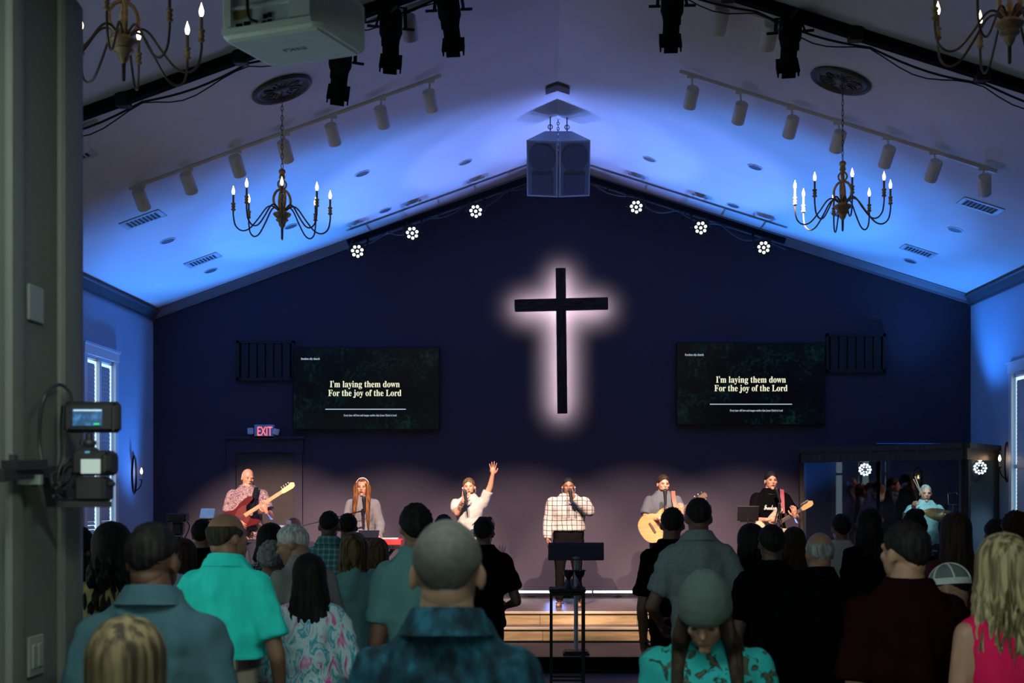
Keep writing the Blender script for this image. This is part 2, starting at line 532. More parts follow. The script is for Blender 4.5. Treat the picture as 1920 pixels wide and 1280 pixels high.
# apron (z = 0), step (0.17) and stage (0.34)
structure(MB().box((.2, (14.26 + 15.6) / 2, ZF / 2), (XR - XL, 15.6 - 14.26, -ZF)).build('floor_apron', M_stage, None, None))
structure(MB().box((.2, 14.25, ZF / 2 - .004), (XR - XL, .02, -ZF)).build('trim_7', M_blackmat, None, None))
stage = thing('stage', None, None, (0.2, 17.0, 0), kind='structure')
MB().box((0.2, (16.1 + DW) / 2, .17), (XR - XL, DW - 16.1, .34)).build('stage_deck', M_stage, stage, None, world=True)
MB().box((0.2, (15.82 + 16.1) / 2, .085), (XR - XL, .28, .17)).build('step_deck', M_stage, stage, None, world=True)
rng = random.Random(3)
for (yy, z0) in ((16.1, .17), (15.82, 0.0)):
    x = XL + 0.02 + rng.random() * .5
    first = True; x0 = XL
    while x0 < XR - .05:
        x1 = min(XR, x0 + (rng.uniform(.4, 1.0) if first else 1.22)); first = False
        o = MB().bbox(((x0 + x1) / 2, yy - .006, z0 + .067), (x1 - x0 - .004, .014, .132), .003).build('riser_plank', M_riser, stage, None, world=True)
        x0 = x1
    MB().bbox((0.2, yy - .012, z0 + .154), (XR - XL, .045, .034), .006).build('step_nosing', M_nose, stage, None, world=True)
# baseboards
structure(MB().box((0.2, DW - .012, .41), (XR - XL, .024, .14)).build('baseboard_front', M_wall_dark, None, None))
structure(MB().box((XL + .012, (YO1 + 14.26) / 2, ZF + .07), (.024, 14.26 - YO1, .14)).build('baseboard_left', M_white_trim, None, None))

# ---- windows
M_day_side = emit('daylight_side', (0.62, 0.85, 0.80), DAY_SIDE)
M_day_blind = emit('daylight_blind', (0.65, 0.85, 1.0), DAY_BLIND)
M_blind = mat('blind_slats', (0.40, 0.46, 0.54), 0.5, var=0.03)
def foliage_day(name, strength):
    m = emit(name, (0.5, 0.7, 0.6), strength)
    nt = m.node_tree; N = nt.nodes
    if len(N) < 4:
        tc = N.new('ShaderNodeTexCoord'); t = N.new('ShaderNodeTexNoise'); t.inputs['Scale'].default_value = 3.0; t.inputs['Detail'].default_value = 8
        r = N.new('ShaderNodeValToRGB'); e = r.color_ramp.elements
        e[0].position = .35; e[0].color = (.12, .22, .17, 1); e[1].position = .62; e[1].color = (.55, .82, .72, 1)
        nt.links.new(tc.outputs['Object'], t.inputs['Vector']); nt.links.new(t.outputs[0], r.inputs[0])
        nt.links.new(r.outputs[0], N['Principled BSDF'].inputs['Emission Color'])
    return m
M_day_lobby = emit('daylight_lobby', (0.66, 0.86, 0.74), DAY_LOBBY)
wn = 0
def window(side, h, blinds, mday, gap=0.13):
    """sash window in a side wall: casing, mullion, panes with daylight, blinds"""
    global wn
    wn += 1
    X = XL if side < 0 else XR; s = 1 if side < 0 else -1
    y0, y1, z0, z1 = h
    wdw = thing('window_%d' % wn, None, None, (X, (y0 + y1) / 2, z0), kind='structure')
    cw = .10
    m = MB()
    m.box((X + s * .015, y0 - cw / 2, (z0 + z1) / 2), (.03, cw, z1 - z0)); m.box((X + s * .015, y1 + cw / 2, (z0 + z1) / 2), (.03, cw, z1 - z0))
    m.box((X + s * .02, (y0 + y1) / 2, z1 + .06), (.04, y1 - y0 + 2 * cw + .02, .12)); m.box((X + s * .028, (y0 + y1) / 2, z1 + .13), (.056, y1 - y0 + 2 * cw + .06, .03))
    m.build('window_casing', M_white_trim, wdw, None, world=True)
    MB().bbox((X + s * .04, (y0 + y1) / 2, z0 - .02), (.12, y1 - y0 + 2 * cw + .06, .035), .006).build('window_sill', M_white_trim, wdw, None, world=True)
    ym = (y0 + y1) / 2
    MB().box((X - s * .012, ym, (z0 + z1) / 2), (.044, .07, z1 - z0)).build('mullion', M_white_trim, wdw, None, world=True)
    for (a, b) in ((y0, ym - .035), (ym + .035, y1)):
        MB().box((X - s * (.036 if blinds else .12), (a + b) / 2, (z0 + z1) / 2), (.006, b - a, z1 - z0)).build('pane', mday, wdw, None, world=True)
        mm = MB()
        for zz in (z0 + .03, (z0 + z1) / 2, z1 - .03): mm.box((X - s * (.04 if blinds else .10), (a + b) / 2, zz), (.03, b - a, .05))
        for yy in (a + .02, b - .02): mm.box((X - s * (.045 if blinds else .10), yy, (z0 + z1) / 2), (.02, .03, z1 - z0))
        mm.build('sash', M_white_trim, wdw, None, world=True)
        if blinds:
            bm = MB(); a2, b2 = a + .01, b - gap
            n = int((z1 - z0 - .06) / .052)
            for i in range(n):
                bm.box((X - s * .010, (a2 + b2) / 2, z0 + .03 + i * .052), (.047 if i < n * .2 else .057, b2 - a2, .002), (0, s * math.radians(64 if i < n * .2 else 80), 0))
            o = bm.build('blind', M_blind, wdw, None, world=True); o['kind'] = 'stuff'
            MB().box((X - s * .012, (a2 + b2) / 2, z1 - .025), (.04, b2 - a2, .045)).build('blind_headrail', M_white_trim, wdw, None, world=True)
    return wdw
window(-1, WIN_L[0], True, M_day_blind)
for h in WIN_L[1:-1]: window(-1, h, False, M_day_side)
window(-1, WIN_L[-1], False, emit('daylight_entry', (0.66, 0.88, 0.80), DAY_NEAR))
for h in WIN_R: window(1, h, True, M_day_blind, .10)
for i, h in enumerate(LOB):
    wn += 1
    wdw = thing('window_%d' % wn, None, None, ((h[0] + h[1]) / 2, YB, h[2]), kind='structure')
    for k in range(2):
        for j in range(2):
            wd = (h[1] - h[0]) / 2; hh = (h[3] - h[2]) / 2
            cx = h[0] + wd * (k + .5); cz = h[2] + hh * (j + .5)
            MB().box((cx, YB - .1, cz), (wd - .14, .01, hh - .14)).build('pane', M_day_lobby, wdw, None, world=True)
    mb = MB()
    for k in range(3): mb.box((h[0] + (h[1] - h[0]) * k / 2, YB - .06, (h[2] + h[3]) / 2), (.16, .06, h[3] - h[2]))
    for k in range(3): mb.box(((h[0] + h[1]) / 2, YB - .058, h[2] + (h[3] - h[2]) * k / 2), (h[1] - h[0], .06, .16))
    mb.build('window_frame', M_black, wdw, None, world=True)

# ---- stage door with push bar
door = thing('door_1', None, None, P(498, 1118, DW), kind='structure')
mdoor = mat('door_paint', (0.046, 0.039, 0.038), 0.7, var=0.06, spec=.15)
x0, x1 = P(443, 0, DW).x, P(552, 0, DW).x; zt = P(0, 848, DW).z
mb = MB()
cw = .12
mb.box((x0 - cw / 2, DW - .015, (zt + .34) / 2), (cw, .03, zt - .34 + .0)); mb.v = []; mb.f = []
mb.box((x0 - cw / 2, DW - .018, (zt + .34) / 2), (cw, .036, zt - .34)); mb.box((x1 + cw / 2, DW - .018, (zt + .34) / 2), (cw, .036, zt - .34))
mb.box(((x0 + x1) / 2, DW - .02, zt + .10), (x1 - x0 + 2 * cw + .02, .04, .2)); mb.box(((x0 + x1) / 2, DW - .035, zt + .215), (x1 - x0 + 2 * cw + .08, .07, .035))
mb.build('door_casing', M_wall_dark, door, None, world=True)
mb = MB().box(((x0 + x1) / 2, DW - .01, (zt + .345) / 2), (x1 - x0 - .01, .02, zt - .35))
mb.build('door_slab', mdoor, door, None, world=True)
zb = P(0, 987, DW).z
pb = MB().bbox(((x0 + x1) / 2 - .02, DW - .06, zb), (x1 - x0 - .1, .05, .06), .01).build('push_bar', mat('brushed_steel', (.45, .45, .47), .3, 1.0), door, None, world=True)
MB().bbox((x1 - .07, DW - .055, zb), (.075, .07, .19), .012).build('latch_housing', mat('latch_steel', (.75, .74, .72), .3, .8), door, None, world=True)

# panels added on the lobby ceiling, out of view, to brighten the congregation's backs
M_lobby_fill = emit('lobby_fill_glow', (0.86, 1.0, 0.93), LOBBY_FILL)
for (x, y, wh) in ((-1.35, 2.6, 'left of the entry, nearest the nave'), (0.2, 2.6, 'right of the entry, nearest the nave'), (0.1, 0.6, 'in the middle of the lobby')):
    o = thing('lobby_fill_panel', 'added square fill panel on the lobby ceiling, %s' % wh, 'fill light', (x, y, 3.66), group='added lobby fill panels')
    MB().box((0, 0, .03), (.66, .66, .02)).box((.32, 0, .018), (.03, .66, .036)).box((-.32, 0, .018), (.03, .66, .036)).box((0, .32, .018), (.66, .03, .036)).box((0, -.32, .018), (.66, .03, .036)).build('fill_frame', M_white_trim, o, None)
    MB().box((0, 0, .014), (.6, .6, .008)).build('diffuser', M_lobby_fill, o, None)
# ------------------------------------------------------------------ lights of the place
# blue LED battens along the foot of the stage wall
M_led_white = emit('batten_led', (0.50, 0.66, 1.0), 1.6)
xs = [-4.95 + 1.24 * i for i in range(7)]
place = ['by the stage door', 'behind the bass player', 'behind the keyboard', 'behind the singer in white', 'behind the lectern', 'right of the lectern', 'beside the drum booth']
for i, x in enumerate(xs):
    b = thing('led_batten', 'low LED batten on the stage floor, %s' % place[i], 'light', (x, 18.22, .34), group='LED battens along the stage wall')
    MB().bbox((0, 0, .045), (1.23, .09, .05), .008).build('housing', M_black, b, 30)
    MB().bbox((0, -.047, .088), (1.22, .03, .034), .004).build('led_strip', M_led_white, b, 30)
    for s in (-1, 1):
        MB().bar((s * .25 - .06, -.02, .0), (s * .25 + .0, -.02, .03), .02, .02).bar((s * .25 + .06, -.02, 0), (s * .25, -.02, .03), .02, .02).bar((s * .25 - .07, -.02, .004), (s * .25 + .07, -.02, .004), .03, .008).build('foot', M_black, b, 30)
# the battens' light: blue beams up to the ceiling, tilted towards the room (degrees from upright, cone, share)
for (xx, tiltd, cone, share) in ((-5.1, 22, 56, 1.05), (-3.9, 20, 52, .9), (-2.7, 18, 46, 1.0), (-1.5, 16, 38, 1.0), (-.5, 14.5, 31, .9), (.6, 14.5, 31, .9), (1.6, 16, 38, 1.0), (2.7, 18, 46, 1.0), (2.9, 20, 50, 1.05)):
    t = math.radians(tiltd)
    aim = Vector((xx + (.35 if xx < -4 else (.35 if xx > 2.8 else 0)), 18.15 - math.sin(t) * 5, .5 + math.cos(t) * 5))
    spot('uplight', (xx, 18.12, .50), aim, UPLIGHT_W * share, BLUE if abs(xx) > 2 else LAVENDER, math.radians(cone), .45, .10)
b = thing('led_batten', 'LED batten added on the drum booth roof to brighten the ceiling', 'light', (5.2, 18.1, 2.47), group='LED battens along the stage wall')  # extra batten, added to brighten the dark right end of the ceiling
MB().bbox((0, 0, .03), (1.14, .09, .05), .008).build('housing', M_black, b, 30)
MB().bbox((0, -.01, .058), (1.12, .03, .008), .002).build('led_strip', emit('added_roof_led', (.05, .2, 1.0), .25), b, 30)
spot('uplight', (5.2, 18.05, 2.58), (5.3, 17.0, 5.0), UPLIGHT_W * .42, BLUE, math.radians(96), .6, .1)  # beam of the added roof batten
for xx in (-3.6, 0.1, 3.2):
    spot('batten_spill', (xx, 18.05, .50), (xx * .8, 10.5, 6.2), WASH_W, (.22, .33, 1.0), math.radians(95), .9, .15)

# ------------------------------------------------------------------ wall-mounted things
M_screen = None
def tv_screen_mat(name, warm):
    if name in MATS: return MATS[name]
    m = bpy.data.materials.new(name); m.use_nodes = True
    nt = m.node_tree; N = nt.nodes; L = nt.links; b = N['Principled BSDF']
    b.inputs['Base Color'].default_value = (.004, .004, .004, 1); b.inputs['Roughness'].default_value = .25
    tc = N.new('ShaderNodeTexCoord'); n1 = N.new('ShaderNodeTexNoise'); n1.inputs['Scale'].default_value = 22; n1.inputs['Detail'].default_value = 8
    L.new(tc.outputs['Object'], n1.inputs['Vector'])
    n2 = N.new('ShaderNodeTexNoise'); n2.inputs['Scale'].default_value = 2.6; n2.inputs['Detail'].default_value = 2
    L.new(tc.outputs['Object'], n2.inputs['Vector'])
    mu = N.new('ShaderNodeMath'); mu.operation = 'MULTIPLY'; L.new(n1.outputs[0], mu.inputs[0]); L.new(n2.outputs[0], mu.inputs[1])
    r = N.new('ShaderNodeValToRGB'); e = r.color_ramp.elements
    e[0].position = .27; e[0].color = (0, 0, 0, 1); e[1].position = .48; e[1].color = (.006, .045, .04, 1)
    L.new(mu.outputs[0], r.inputs[0]); L.new(r.outputs[0], b.inputs['Emission Color']); b.inputs['Emission Strength'].default_value = .4
    MATS[name] = m
    return m
M_lyric = emit('lyric_letters', (0.93, 0.87, 0.52), .95)
M_small = emit('small_letters', (0.55, 0.66, 0.68), .7)
M_vent_black = mat('black_grille', (0.006, 0.006, 0.007), .7)
def tv(x0, y0, x1, y1, cx, ty1, ty2, hx, hy, rx0, rx1, ry, sy, where):
    D = DW - .09; S = F / D
    a, c = P(x0, y1, D), P(x1, y0, D)
    t = thing('television', 'flat television with yellow lyrics, %s' % where, 'television', ((a.x + c.x) / 2, DW, a.z), group='lyric screens')
    MB().bbox(((a.x + c.x) / 2, D + .045, (a.z + c.z) / 2), (c.x - a.x, .08, c.z - a.z), .01).build('casing', M_black, t, 30, world=True)
    MB().box(((a.x + c.x) / 2, D + .003, (a.z + c.z) / 2), (c.x - a.x - .03, .004, c.z - a.z - .03)).build('screen', tv_screen_mat('lyric_screen', 0), t, None, world=True)
    R = Matrix.Rotation(PI / 2, 4, 'X')
    def tx(s, px, py, hpx, m, nm, al='CENTER', wpx=None):
        p = P(px, py, D - .001)
        o = text(s, hpx / S, Matrix.Translation(p) @ R, m, nm, t, .0006, al)
        if wpx: o['fitw'] = wpx / S
    tx(serif("I'm laying them down"), cx, ty1, 17, M_lyric, 'lyric_line', wpx=131)
    tx(serif("For the joy of the Lord"), cx, ty2, 17, M_lyric, 'lyric_line', wpx=137)
    tx(serif("freedom city church"), hx, hy, 6, M_small, 'caption', wpx=35)
    tx(serif("Every knee will bow and tongue confess that Jesus Christ is Lord"), cx + 10, sy, 5.5, M_small, 'caption', wpx=99)
    p, q = P(rx0, ry, D), P(rx1, ry, D)
    MB().box(((p.x + q.x) / 2, D - .0015, p.z), (q.x - p.x, .001, .012)).build('rule_line', M_small, t, None, world=True)
tv(548, 650, 824, 806, 684, 720.5, 737, 582, 672.5, 610, 761, 767, 778.5, 'left of the cross above the stage door')
tv(1268, 641, 1548, 797, 1408, 712, 728, 1302, 665, 1331, 1485, 757.5, 769.5, 'right of the cross')
for (x0, y0, x1, y1, wh) in ((443, 638, 552, 713, 'left of the left television'), (1549, 625, 1661, 698, 'right of the right television')):
    D = DW - .05
    a, c = P(x0, y1, D), P(x1, y0, D)
    g = thing('wall_grille', 'black wall grille with upright slats, %s' % wh, 'grille', ((a.x + c.x) / 2, DW, a.z))
    w_ = c.x - a.x; h_ = c.z - a.z; cx_, cz_ = (a.x + c.x) / 2, (a.z + c.z) / 2
    m = MB(); 
    m.box((cx_, D + .02, a.z + .02), (w_, .05, .04)).box((cx_, D + .02, c.z - .02), (w_, .05, .04)).box((a.x + .02, D + .02, cz_), (.04, .05, h_)).box((c.x - .02, D + .02, cz_), (.04, .05, h_))
    m.build('grille_frame', M_vent_black, g, None, world=True)
    MB().box((cx_, DW - .006, cz_), (w_ - .02, .01, h_ - .02)).build('backing', M_blackmat, g, None, world=True)
    for k in range(6):
        MB().box((a.x + .06 + (w_ - .12) * (k + .5) / 6, D + .02, cz_), ((w_ - .12) / 6 - .02, .03, h_ - .07)).build('slat', M_vent_black, g, None, world=True)

# cross with light behind it
D = DW - .34
cr = thing('wall_cross', 'dark rough timber cross with a lit halo on the stage wall', 'cross', (P(1052, 0, D).x, DW, P(0, 775, D).z))
M_timber = ramp_mat('charred_timber', [(.3, (.010, .007, .006)), (.62, (.035, .024, .018)), (.8, (.09, .07, .06))], 'noise', 6, .75, (10, 10, 1), 8, .5)
M_timber_h = ramp_mat('charred_timber_beam', [(.3, (.010, .007, .006)), (.62, (.035, .024, .018)), (.8, (.09, .07, .06))], 'noise', 6, .75, (1, 10, 10), 8, .5)
tl = math.radians(.7)
cz0, cz1 = P(0, 775, D).z, P(0, 503, D).z
cxm = P(1052, 0, D).x
hz = P(0, 571, D).z; hx0, hx1 = P(965, 0, D).x, P(1140, 0, D).x
bw = .142
Mr = Matrix.Translation((cxm, 0, hz)) @ Matrix.Rotation(-tl, 4, 'Y') @ Matrix.Translation((-cxm, 0, -hz))
MB().at(Mr).bbox((cxm, D, (cz0 + cz1) / 2), (bw, .10, cz1 - cz0), .006).build('upright_beam', M_timber, cr, 30, world=True)
MB().at(Matrix.Translation((cxm, 0, hz)) @ Matrix.Rotation(-math.radians(1.4), 4, 'Y') @ Matrix.Translation((-cxm, 0, -hz))).bbox(((hx0 + hx1) / 2, D - .004, hz), (hx1 - hx0, .11, .165), .006).build('cross_beam', M_timber_h, cr, 30, world=True)
mb = MB()
for (x, z) in ((cxm, cz1 - .3), (cxm, cz0 + .3), (hx0 + .3, hz), (hx1 - .3, hz)):
    mb.cyl((x, D + .04, z), (x, DW, z), .012)
mb.build('standoff', M_black, cr, 30, world=True)
def halo(cx, cz, w_, h_):
    d = bpy.data.lights.new('cross_led', 'AREA'); d.shape = 'RECTANGLE'; d.size = w_; d.size_y = h_
    d.energy = HALO_W * max(w_, h_); d.color = (1.0, .84, .74); d.spread = math.radians(125)
    o = bpy.data.objects.new('cross_led', d); link(o); o.parent = cr
    m = Matrix.Translation((cx, D + .06, cz)) @ Matrix.Rotation(PI / 2, 4, 'X')
    o.matrix_local = WM[cr].inverted() @ m
halo(cxm, (cz0 + cz1) / 2, .08, cz1 - cz0 - .02)
halo((hx0 + hx1) / 2, hz, hx1 - hx0 - .06, .08)

# exit sign with two emergency heads
D = DW - .07
c = P(495, 809, D); ex = thing('exit_sign', 'lit red EXIT sign with two emergency lamp heads above the stage door', 'exit sign', (c.x, DW, c.z - .11))
MB().bbox((c.x, D + .035, c.z), (.285, .07, .205), .008).build('sign_box', mat('sign_plastic', (.28, .42, .62), .5), ex, 30, world=True)
text('EXIT', .185, Matrix.Translation((c.x + .012, D - .002, c.z)) @ Matrix.Rotation(PI / 2, 4, 'X'), emit('exit_red', (1.0, .11, .10), 2.2), 'exit_letters', ex, .001)['fitw'] = .21
M_emerg = mat('lamp_head_plastic', (.45, .47, .55), .4)
for (px, py, rz) in ((469.5, 808, -.05), (517.5, 809, .3)):
    q = P(px, py, D)
    m = Matrix.Translation(q) @ Matrix.Rotation(rz, 4, 'Y')
    h = MB().at(m).bbox((0, .01, 0), (.085, .06, .095), .012).build('emergency_lamp', M_emerg, ex, 30, world=True)
    mb = MB().at(m)
    for a in range(3):
        for b_ in range(3): mb.box(((a - 1) * .022, -.021, (b_ - 1) * .025), (.016, .004, .018))
    mb.build('lamp_lens', mat('lamp_lens', (.7, .72, .8), .15), h, None, world=True)

# ------------------------------------------------------------------ ceiling things
M_trackw = mat('track_enamel', (.66, .60, .58), .45, var=.05)
M_can = mat('lamp_can_enamel', (.68, .62, .60), .38, var=.05)
def track(Y, x0, x1, cans, where, aim, n_side):
    a, b = Vector((x0, Y, ceil_z(x0) - .015)), Vector((x1, Y, ceil_z(x1) - .015))
    t = thing('light_track', 'pale ceiling track carrying cylinder spotlights, %s' % where, 'light track', ((x0 + x1) / 2, Y, min(a.z, b.z)))
    MB().bar(a, b, .036, .03).build('rail', M_trackw, t, 30, world=True)
    n = (b - a).normalized()
    cs = sorted(cans)
    for i, (px, py) in enumerate(cans):
        c = P(px, py, Y)
        ax = Vector((aim * .18 + (.35 if px > 1820 else 0), .70, -.70)).normalized()
        rear, front = c - ax * .11, c + ax * .11
        o = thing('track_spotlight', 'cylinder spotlight %s' % can_words(i, len(cans), n_side, where), 'spotlight', tuple(c - Vector((0, 0, .13))), group='cylinder spotlights on the ceiling tracks')
        MB().lathe([(.06, 0), (.066, .006), (.068, .02), (.068, .214), (.064, .22)], 20, frame(rear, ax)).build('can', M_can, o, 35, world=True)
        MB().lathe([(.054, .2), (.058, .2215)], 20, frame(rear, ax)).build('can_mouth', M_blackmat, o, 35, world=True)
        xx = c.x - ax.x * .05; top = Vector((xx, Y, ceil_z(xx) - .03))
        MB().box(top, (.10, .034, .03)).cyl(top, rear + ax * .03, .011).build('stem', M_trackw, o, 35, world=True)
ORD = ['first', 'second', 'third', 'fourth', 'fifth', 'sixth', 'seventh', 'eighth', 'ninth']
def can_words(i, n, side, where):
    if n == 1: return 'on the track beside the entry pillar'
    return '%s from the %s end, track %s' % (ORD[i], side, where)
track(13.2, P(243, 0, 13.2).x, P(827, 0, 13.2).x, [(265, 374), (354, 343), (445, 311), (535, 284), (624, 252), (716, 220), (807, 189)], 'over the left far chandelier', .6, 'wall')
track(13.2, P(1274, 0, 13.2).x, P(1868, 0, 13.2).x, [(1296, 183), (1387, 212), (1483, 238), (1571, 265), (1663, 294), (1750, 320), (1846, 347)], 'over the right far chandelier', -.6, 'ridge')
track(11.25, P(100, 0, 11.25).x, P(185, 0, 11.25).x, [(146, 262)], 'beside the entry pillar', .6, 'wall')
track(11.25, P(690, 0, 11.25).x, P(900, 0, 11.25).x, [(768, 52), (838, 26)], 'behind the stage lamps left of the ridge', .4, 'wall')
track(11.25, P(1300, 0, 11.25).x, P(1480, 0, 11.25).x, [(1350, 40), (1442, 70)], 'behind the stage lamps right of the ridge', -.6, 'ridge')

# recessed can trims, vents
M_cantrim = mat('downlight_trim', (.5, .52, .56), .4); M_canin = mat('downlight_inside', (.10, .11, .13), .4)
rc_where = {(872, 304): 'nearest the hanging speakers on the left slope', (679, 325): 'right of the left chandelier', (722, 394): 'above the left lamp bar', (314, 451): 'below the left upper vent', (395, 507): 'under the left lower vent',
            (1218, 298): 'nearest the hanging speakers on the right slope', (1416, 313): 'left of the right chandelier', (1375, 385): 'above the right lamp bar', (1791, 430): 'below the right upper vent', (1707, 489): 'under the right lower vent', (545, 424): 'under the left far chandelier', (1570, 402): 'under the right far chandelier'}
for (px, py), wh in rc_where.items():
    c = ceil_pt(px, py); n = ceil_n(c.x)
    o = thing('recessed_downlight', 'unlit round recessed ceiling light %s' % wh, 'downlight', tuple(c), group='recessed ceiling lights')
    MB().lathe([(.082, -.002), (.10, 0), (.10, .006), (.082, .008)], 24, frame(c, n), caps=False).build('trim_ring', M_cantrim, o, 40, world=True)
    MB().lathe([(.001, .003), (.084, .004)], 24, frame(c, n), caps=False).build('reflector', M_canin, o, 40, world=True)
M_vent = mat('vent_enamel', (.42, .45, .5), .5); M_dark = mat('duct_dark', (.01, .012, .02), .8)
for (px, py, L_, W_, wh) in ((268, 411, .42, .27, 'upper left, beside the left track'), (380, 487, .40, .26, 'left, above the stage wall corner'), (1838, 386, .42, .27, 'upper right, beside the right track'), (1722, 470, .40, .26, 'right, above the drum booth'), (128, 297, .42, .27, 'behind the entry pillar')):
    c = ceil_pt(px, py); n = ceil_n(c.x); u = Vector((0, 1, 0)); v = n.cross(u)
    M4 = Matrix((v, u, n)).transposed().to_4x4(); M4.translation = c
    o = thing('ceiling_vent', 'louvred metal ceiling vent, %s' % wh, 'vent', tuple(c), group='ceiling vents')
    m = MB().at(M4)
    m.box((0, W_ / 2, .006), (L_ + .05, .05, .012)).box((0, -W_ / 2, .006), (L_ + .05, .05, .012)).box((L_ / 2, 0, .006), (.05, W_, .012)).box((-L_ / 2, 0, .006), (.05, W_, .012))
    m.build('vent_frame', M_vent, o, None, world=True)
    MB().at(M4).box((0, 0, .001), (L_, W_, .002)).build('duct_opening', M_dark, o, None, world=True)
    for k in range(9):
        MB().at(M4).box((-L_ / 2 + L_ * (k + .5) / 9, 0, .006), (.016, W_ - .05, .010), (0, .5, 0)).build('louvre', M_vent, o, None, world=True)

# plaster medallions
M_med = mat('medallion_bronze', (.055, .045, .042), .45, var=.35, scale=14, bump=.3, bscale=30)
M_med_in = mat('medallion_recess', (.12, .11, .12), .4, var=.2)
for (px, py, wh) in ((528, 165, 'left'), (1577, 149, 'right')):
    c = ceil_pt(px, py); n = ceil_n(c.x)
    o = thing('ceiling_medallion', 'round dark carved ceiling medallion above the %s far chandelier' % wh, 'medallion', tuple(c), group='ceiling medallions')
    fr = frame(c, n)
    MB().lathe([(.20, .0), (.285, 0), (.292, .02), (.28, .036), (.262, .03), (.25, .018), (.235, .022), (.22, .03), (.205, .02), (.20, .012)], 40, fr, caps=False).build('outer_ring', M_med, o, 30, world=True)
    MB().lathe([(.001, .006), (.21, .008)], 40, fr, caps=False).build('field', M_med_in, o, 30, world=True)
    MB().lathe([(.001, .04), (.03, .042), (.06, .03), (.075, .02), (.08, .008)], 24, fr, caps=False).build('boss', M_med, o, 40, world=True)
    for k in range(8):
        a = 2 * PI * k / 8 + .2
        MB().at(fr @ Matrix.Rotation(a, 4, 'Z')).ell((.138, 0, .012), (.055, .012, .016), 10, 6).tube([(.08, .03, .012), (.13, .05, .02), (.18, .03, .016), (.2, 0, .012)], .008, 6).build('petal', M_med, o, 40, world=True)

# hanging chandeliers
M_gold = mat('aged_gilt', (.34, .24, .13), .5, .25, var=.35, scale=25, bump=.2)
M_arm = mat('chandelier_iron', (.10, .075, .06), .45, .5, var=.3)
M_sleeve = mat('candle_sleeve', (.13, .10, .07), .5, var=.2)
M_bulb = emit('candle_bulb', (1.0, .70, .42), BULB)
def smooth_path(ctrl, n=6):
    pts = [Vector(p) for p in ctrl]; out = []
    ext = [pts[0] * 2 - pts[1]] + pts + [pts[-1] * 2 - pts[-2]]
    for i in range(1, len(ext) - 2):
        p0, p1, p2, p3 = ext[i - 1:i + 3]
        for k in range(n):
            t = k / n
            out.append(.5 * ((2 * p1) + (p2 - p0) * t + (2 * p0 - 5 * p1 + 4 * p2 - p3) * t * t + (3 * p1 - p0 - 3 * p2 + p3) * t ** 3))
    out.append(pts[-1]); return out
def chandelier(hub, chain_top, off, label):
    o = thing('chandelier', label, 'chandelier', tuple(hub), off, group='candle chandeliers')
    MB().lathe([(.002, -.235), (.010, -.23), (.012, -.13)], 8).build('spike', M_arm, o)
    MB().lathe([(.012, -.13), (.03, -.10), (.035, -.075), (.055, -.06), (.06, -.05), (.045, -.04), (.075, -.015), (.085, .0), (.08, .012), (.045, .02), (.038, .05), (.03, .07), (.02, .075)], 20).build('bowl', M_gold, o, 35)
    MB().lathe([(.016, .07), (.02, .11), (.012, .13), (.018, .16), (.010, .2), (.014, .24), (.01, .29), (.012, .32), (.03, .34), (.026, .365), (.022, .375), (.034, .40), (.026, .42), (.008, .43)], 12).build('column', M_gold, o, 35)
    for k in range(4):
        a = PI / 4 * 2 * k + .35
        R = Matrix.Rotation(a, 4, 'Z')
        big = smooth_path([(.03, 0, .04), (.075, 0, .09), (.082, 0, .15), (.055, 0, .21), (.012, 0, .235)], 5)
        sm = smooth_path([(.012, 0, .235), (.036, 0, .26), (.038, 0, .295), (.012, 0, .325)], 5)
        MB().at(R).tube(big, .012, 8).tube(sm, .009, 8).build('scroll', M_gold, o, 50)
    for k in range(8):
        R = Matrix.Rotation(2 * PI * k / 8, 4, 'Z')
        path = smooth_path([(.035, 0, .035), (.09, 0, .075), (.145, 0, .055), (.22, 0, -.05), (.30, 0, -.145), (.37, 0, -.165), (.425, 0, -.12), (.444, 0, -.03), (.444, 0, .02)], 5)
        arm = MB().at(R).tube(path, .0075, 6).build('arm', M_arm, o, 50)
        T = R @ Matrix.Translation((.444, 0, 0))
        MB().lathe([(.006, .01), (.02, .02), (.022, .03), (.012, .037), (.018, .048), (.018, .06), (.012, .066), (.02, .075), (.022, .085), (.010, .092)], 12, T).build('socket', M_gold, arm, 35)
        MB().lathe([(.0095, .09), (.0095, .165)], 10, T).build('candle_sleeve', M_sleeve, arm, 35)
        MB().lathe([(.006, .165), (.0125, .18), (.0145, .197), (.010, .217), (.004, .235), (.001, .248)], 8, T).build('bulb', M_bulb, arm, 60)
    # chain
    L = chain_top.z - hub.z - .43
    n = max(2, int(L / .045)); mb = MB()
    for i in range(n):
        z = .43 + L * (i + .5) / n; hl = L / n * .62
        ax = (1, 0, 0) if i % 2 else (0, 1, 0)
        m = frame((0, 0, z), ax, (0, 0, 1))
        mb.tube([m @ Vector((hl * math.cos(t), .010 * math.sin(t), 0)) for t in [2 * PI * j / 8 for j in range(8)]], .0035, 4, True)
    mb.build('chain', M_arm, o, 50)
    return o
for (px, py, D, off, wh) in ((529, 402, 12.0, .2, 'far chandelier with lit candle bulbs, left, under a carved medallion'), (1580, 387, 12.0, .75, 'far chandelier with lit candle bulbs, right, under a carved medallion'),
                             (232, 78, 7.5, .12, 'near chandelier with lit candle bulbs beside the entry pillar, cut by the frame'), (1893, 45, 7.5, .05, 'near chandelier with lit candle bulbs in the upper right corner')):
    hub = P(px, py, D)
    chandelier(hub, Vector((hub.x, D, ceil_z(hub.x))), off, wh)

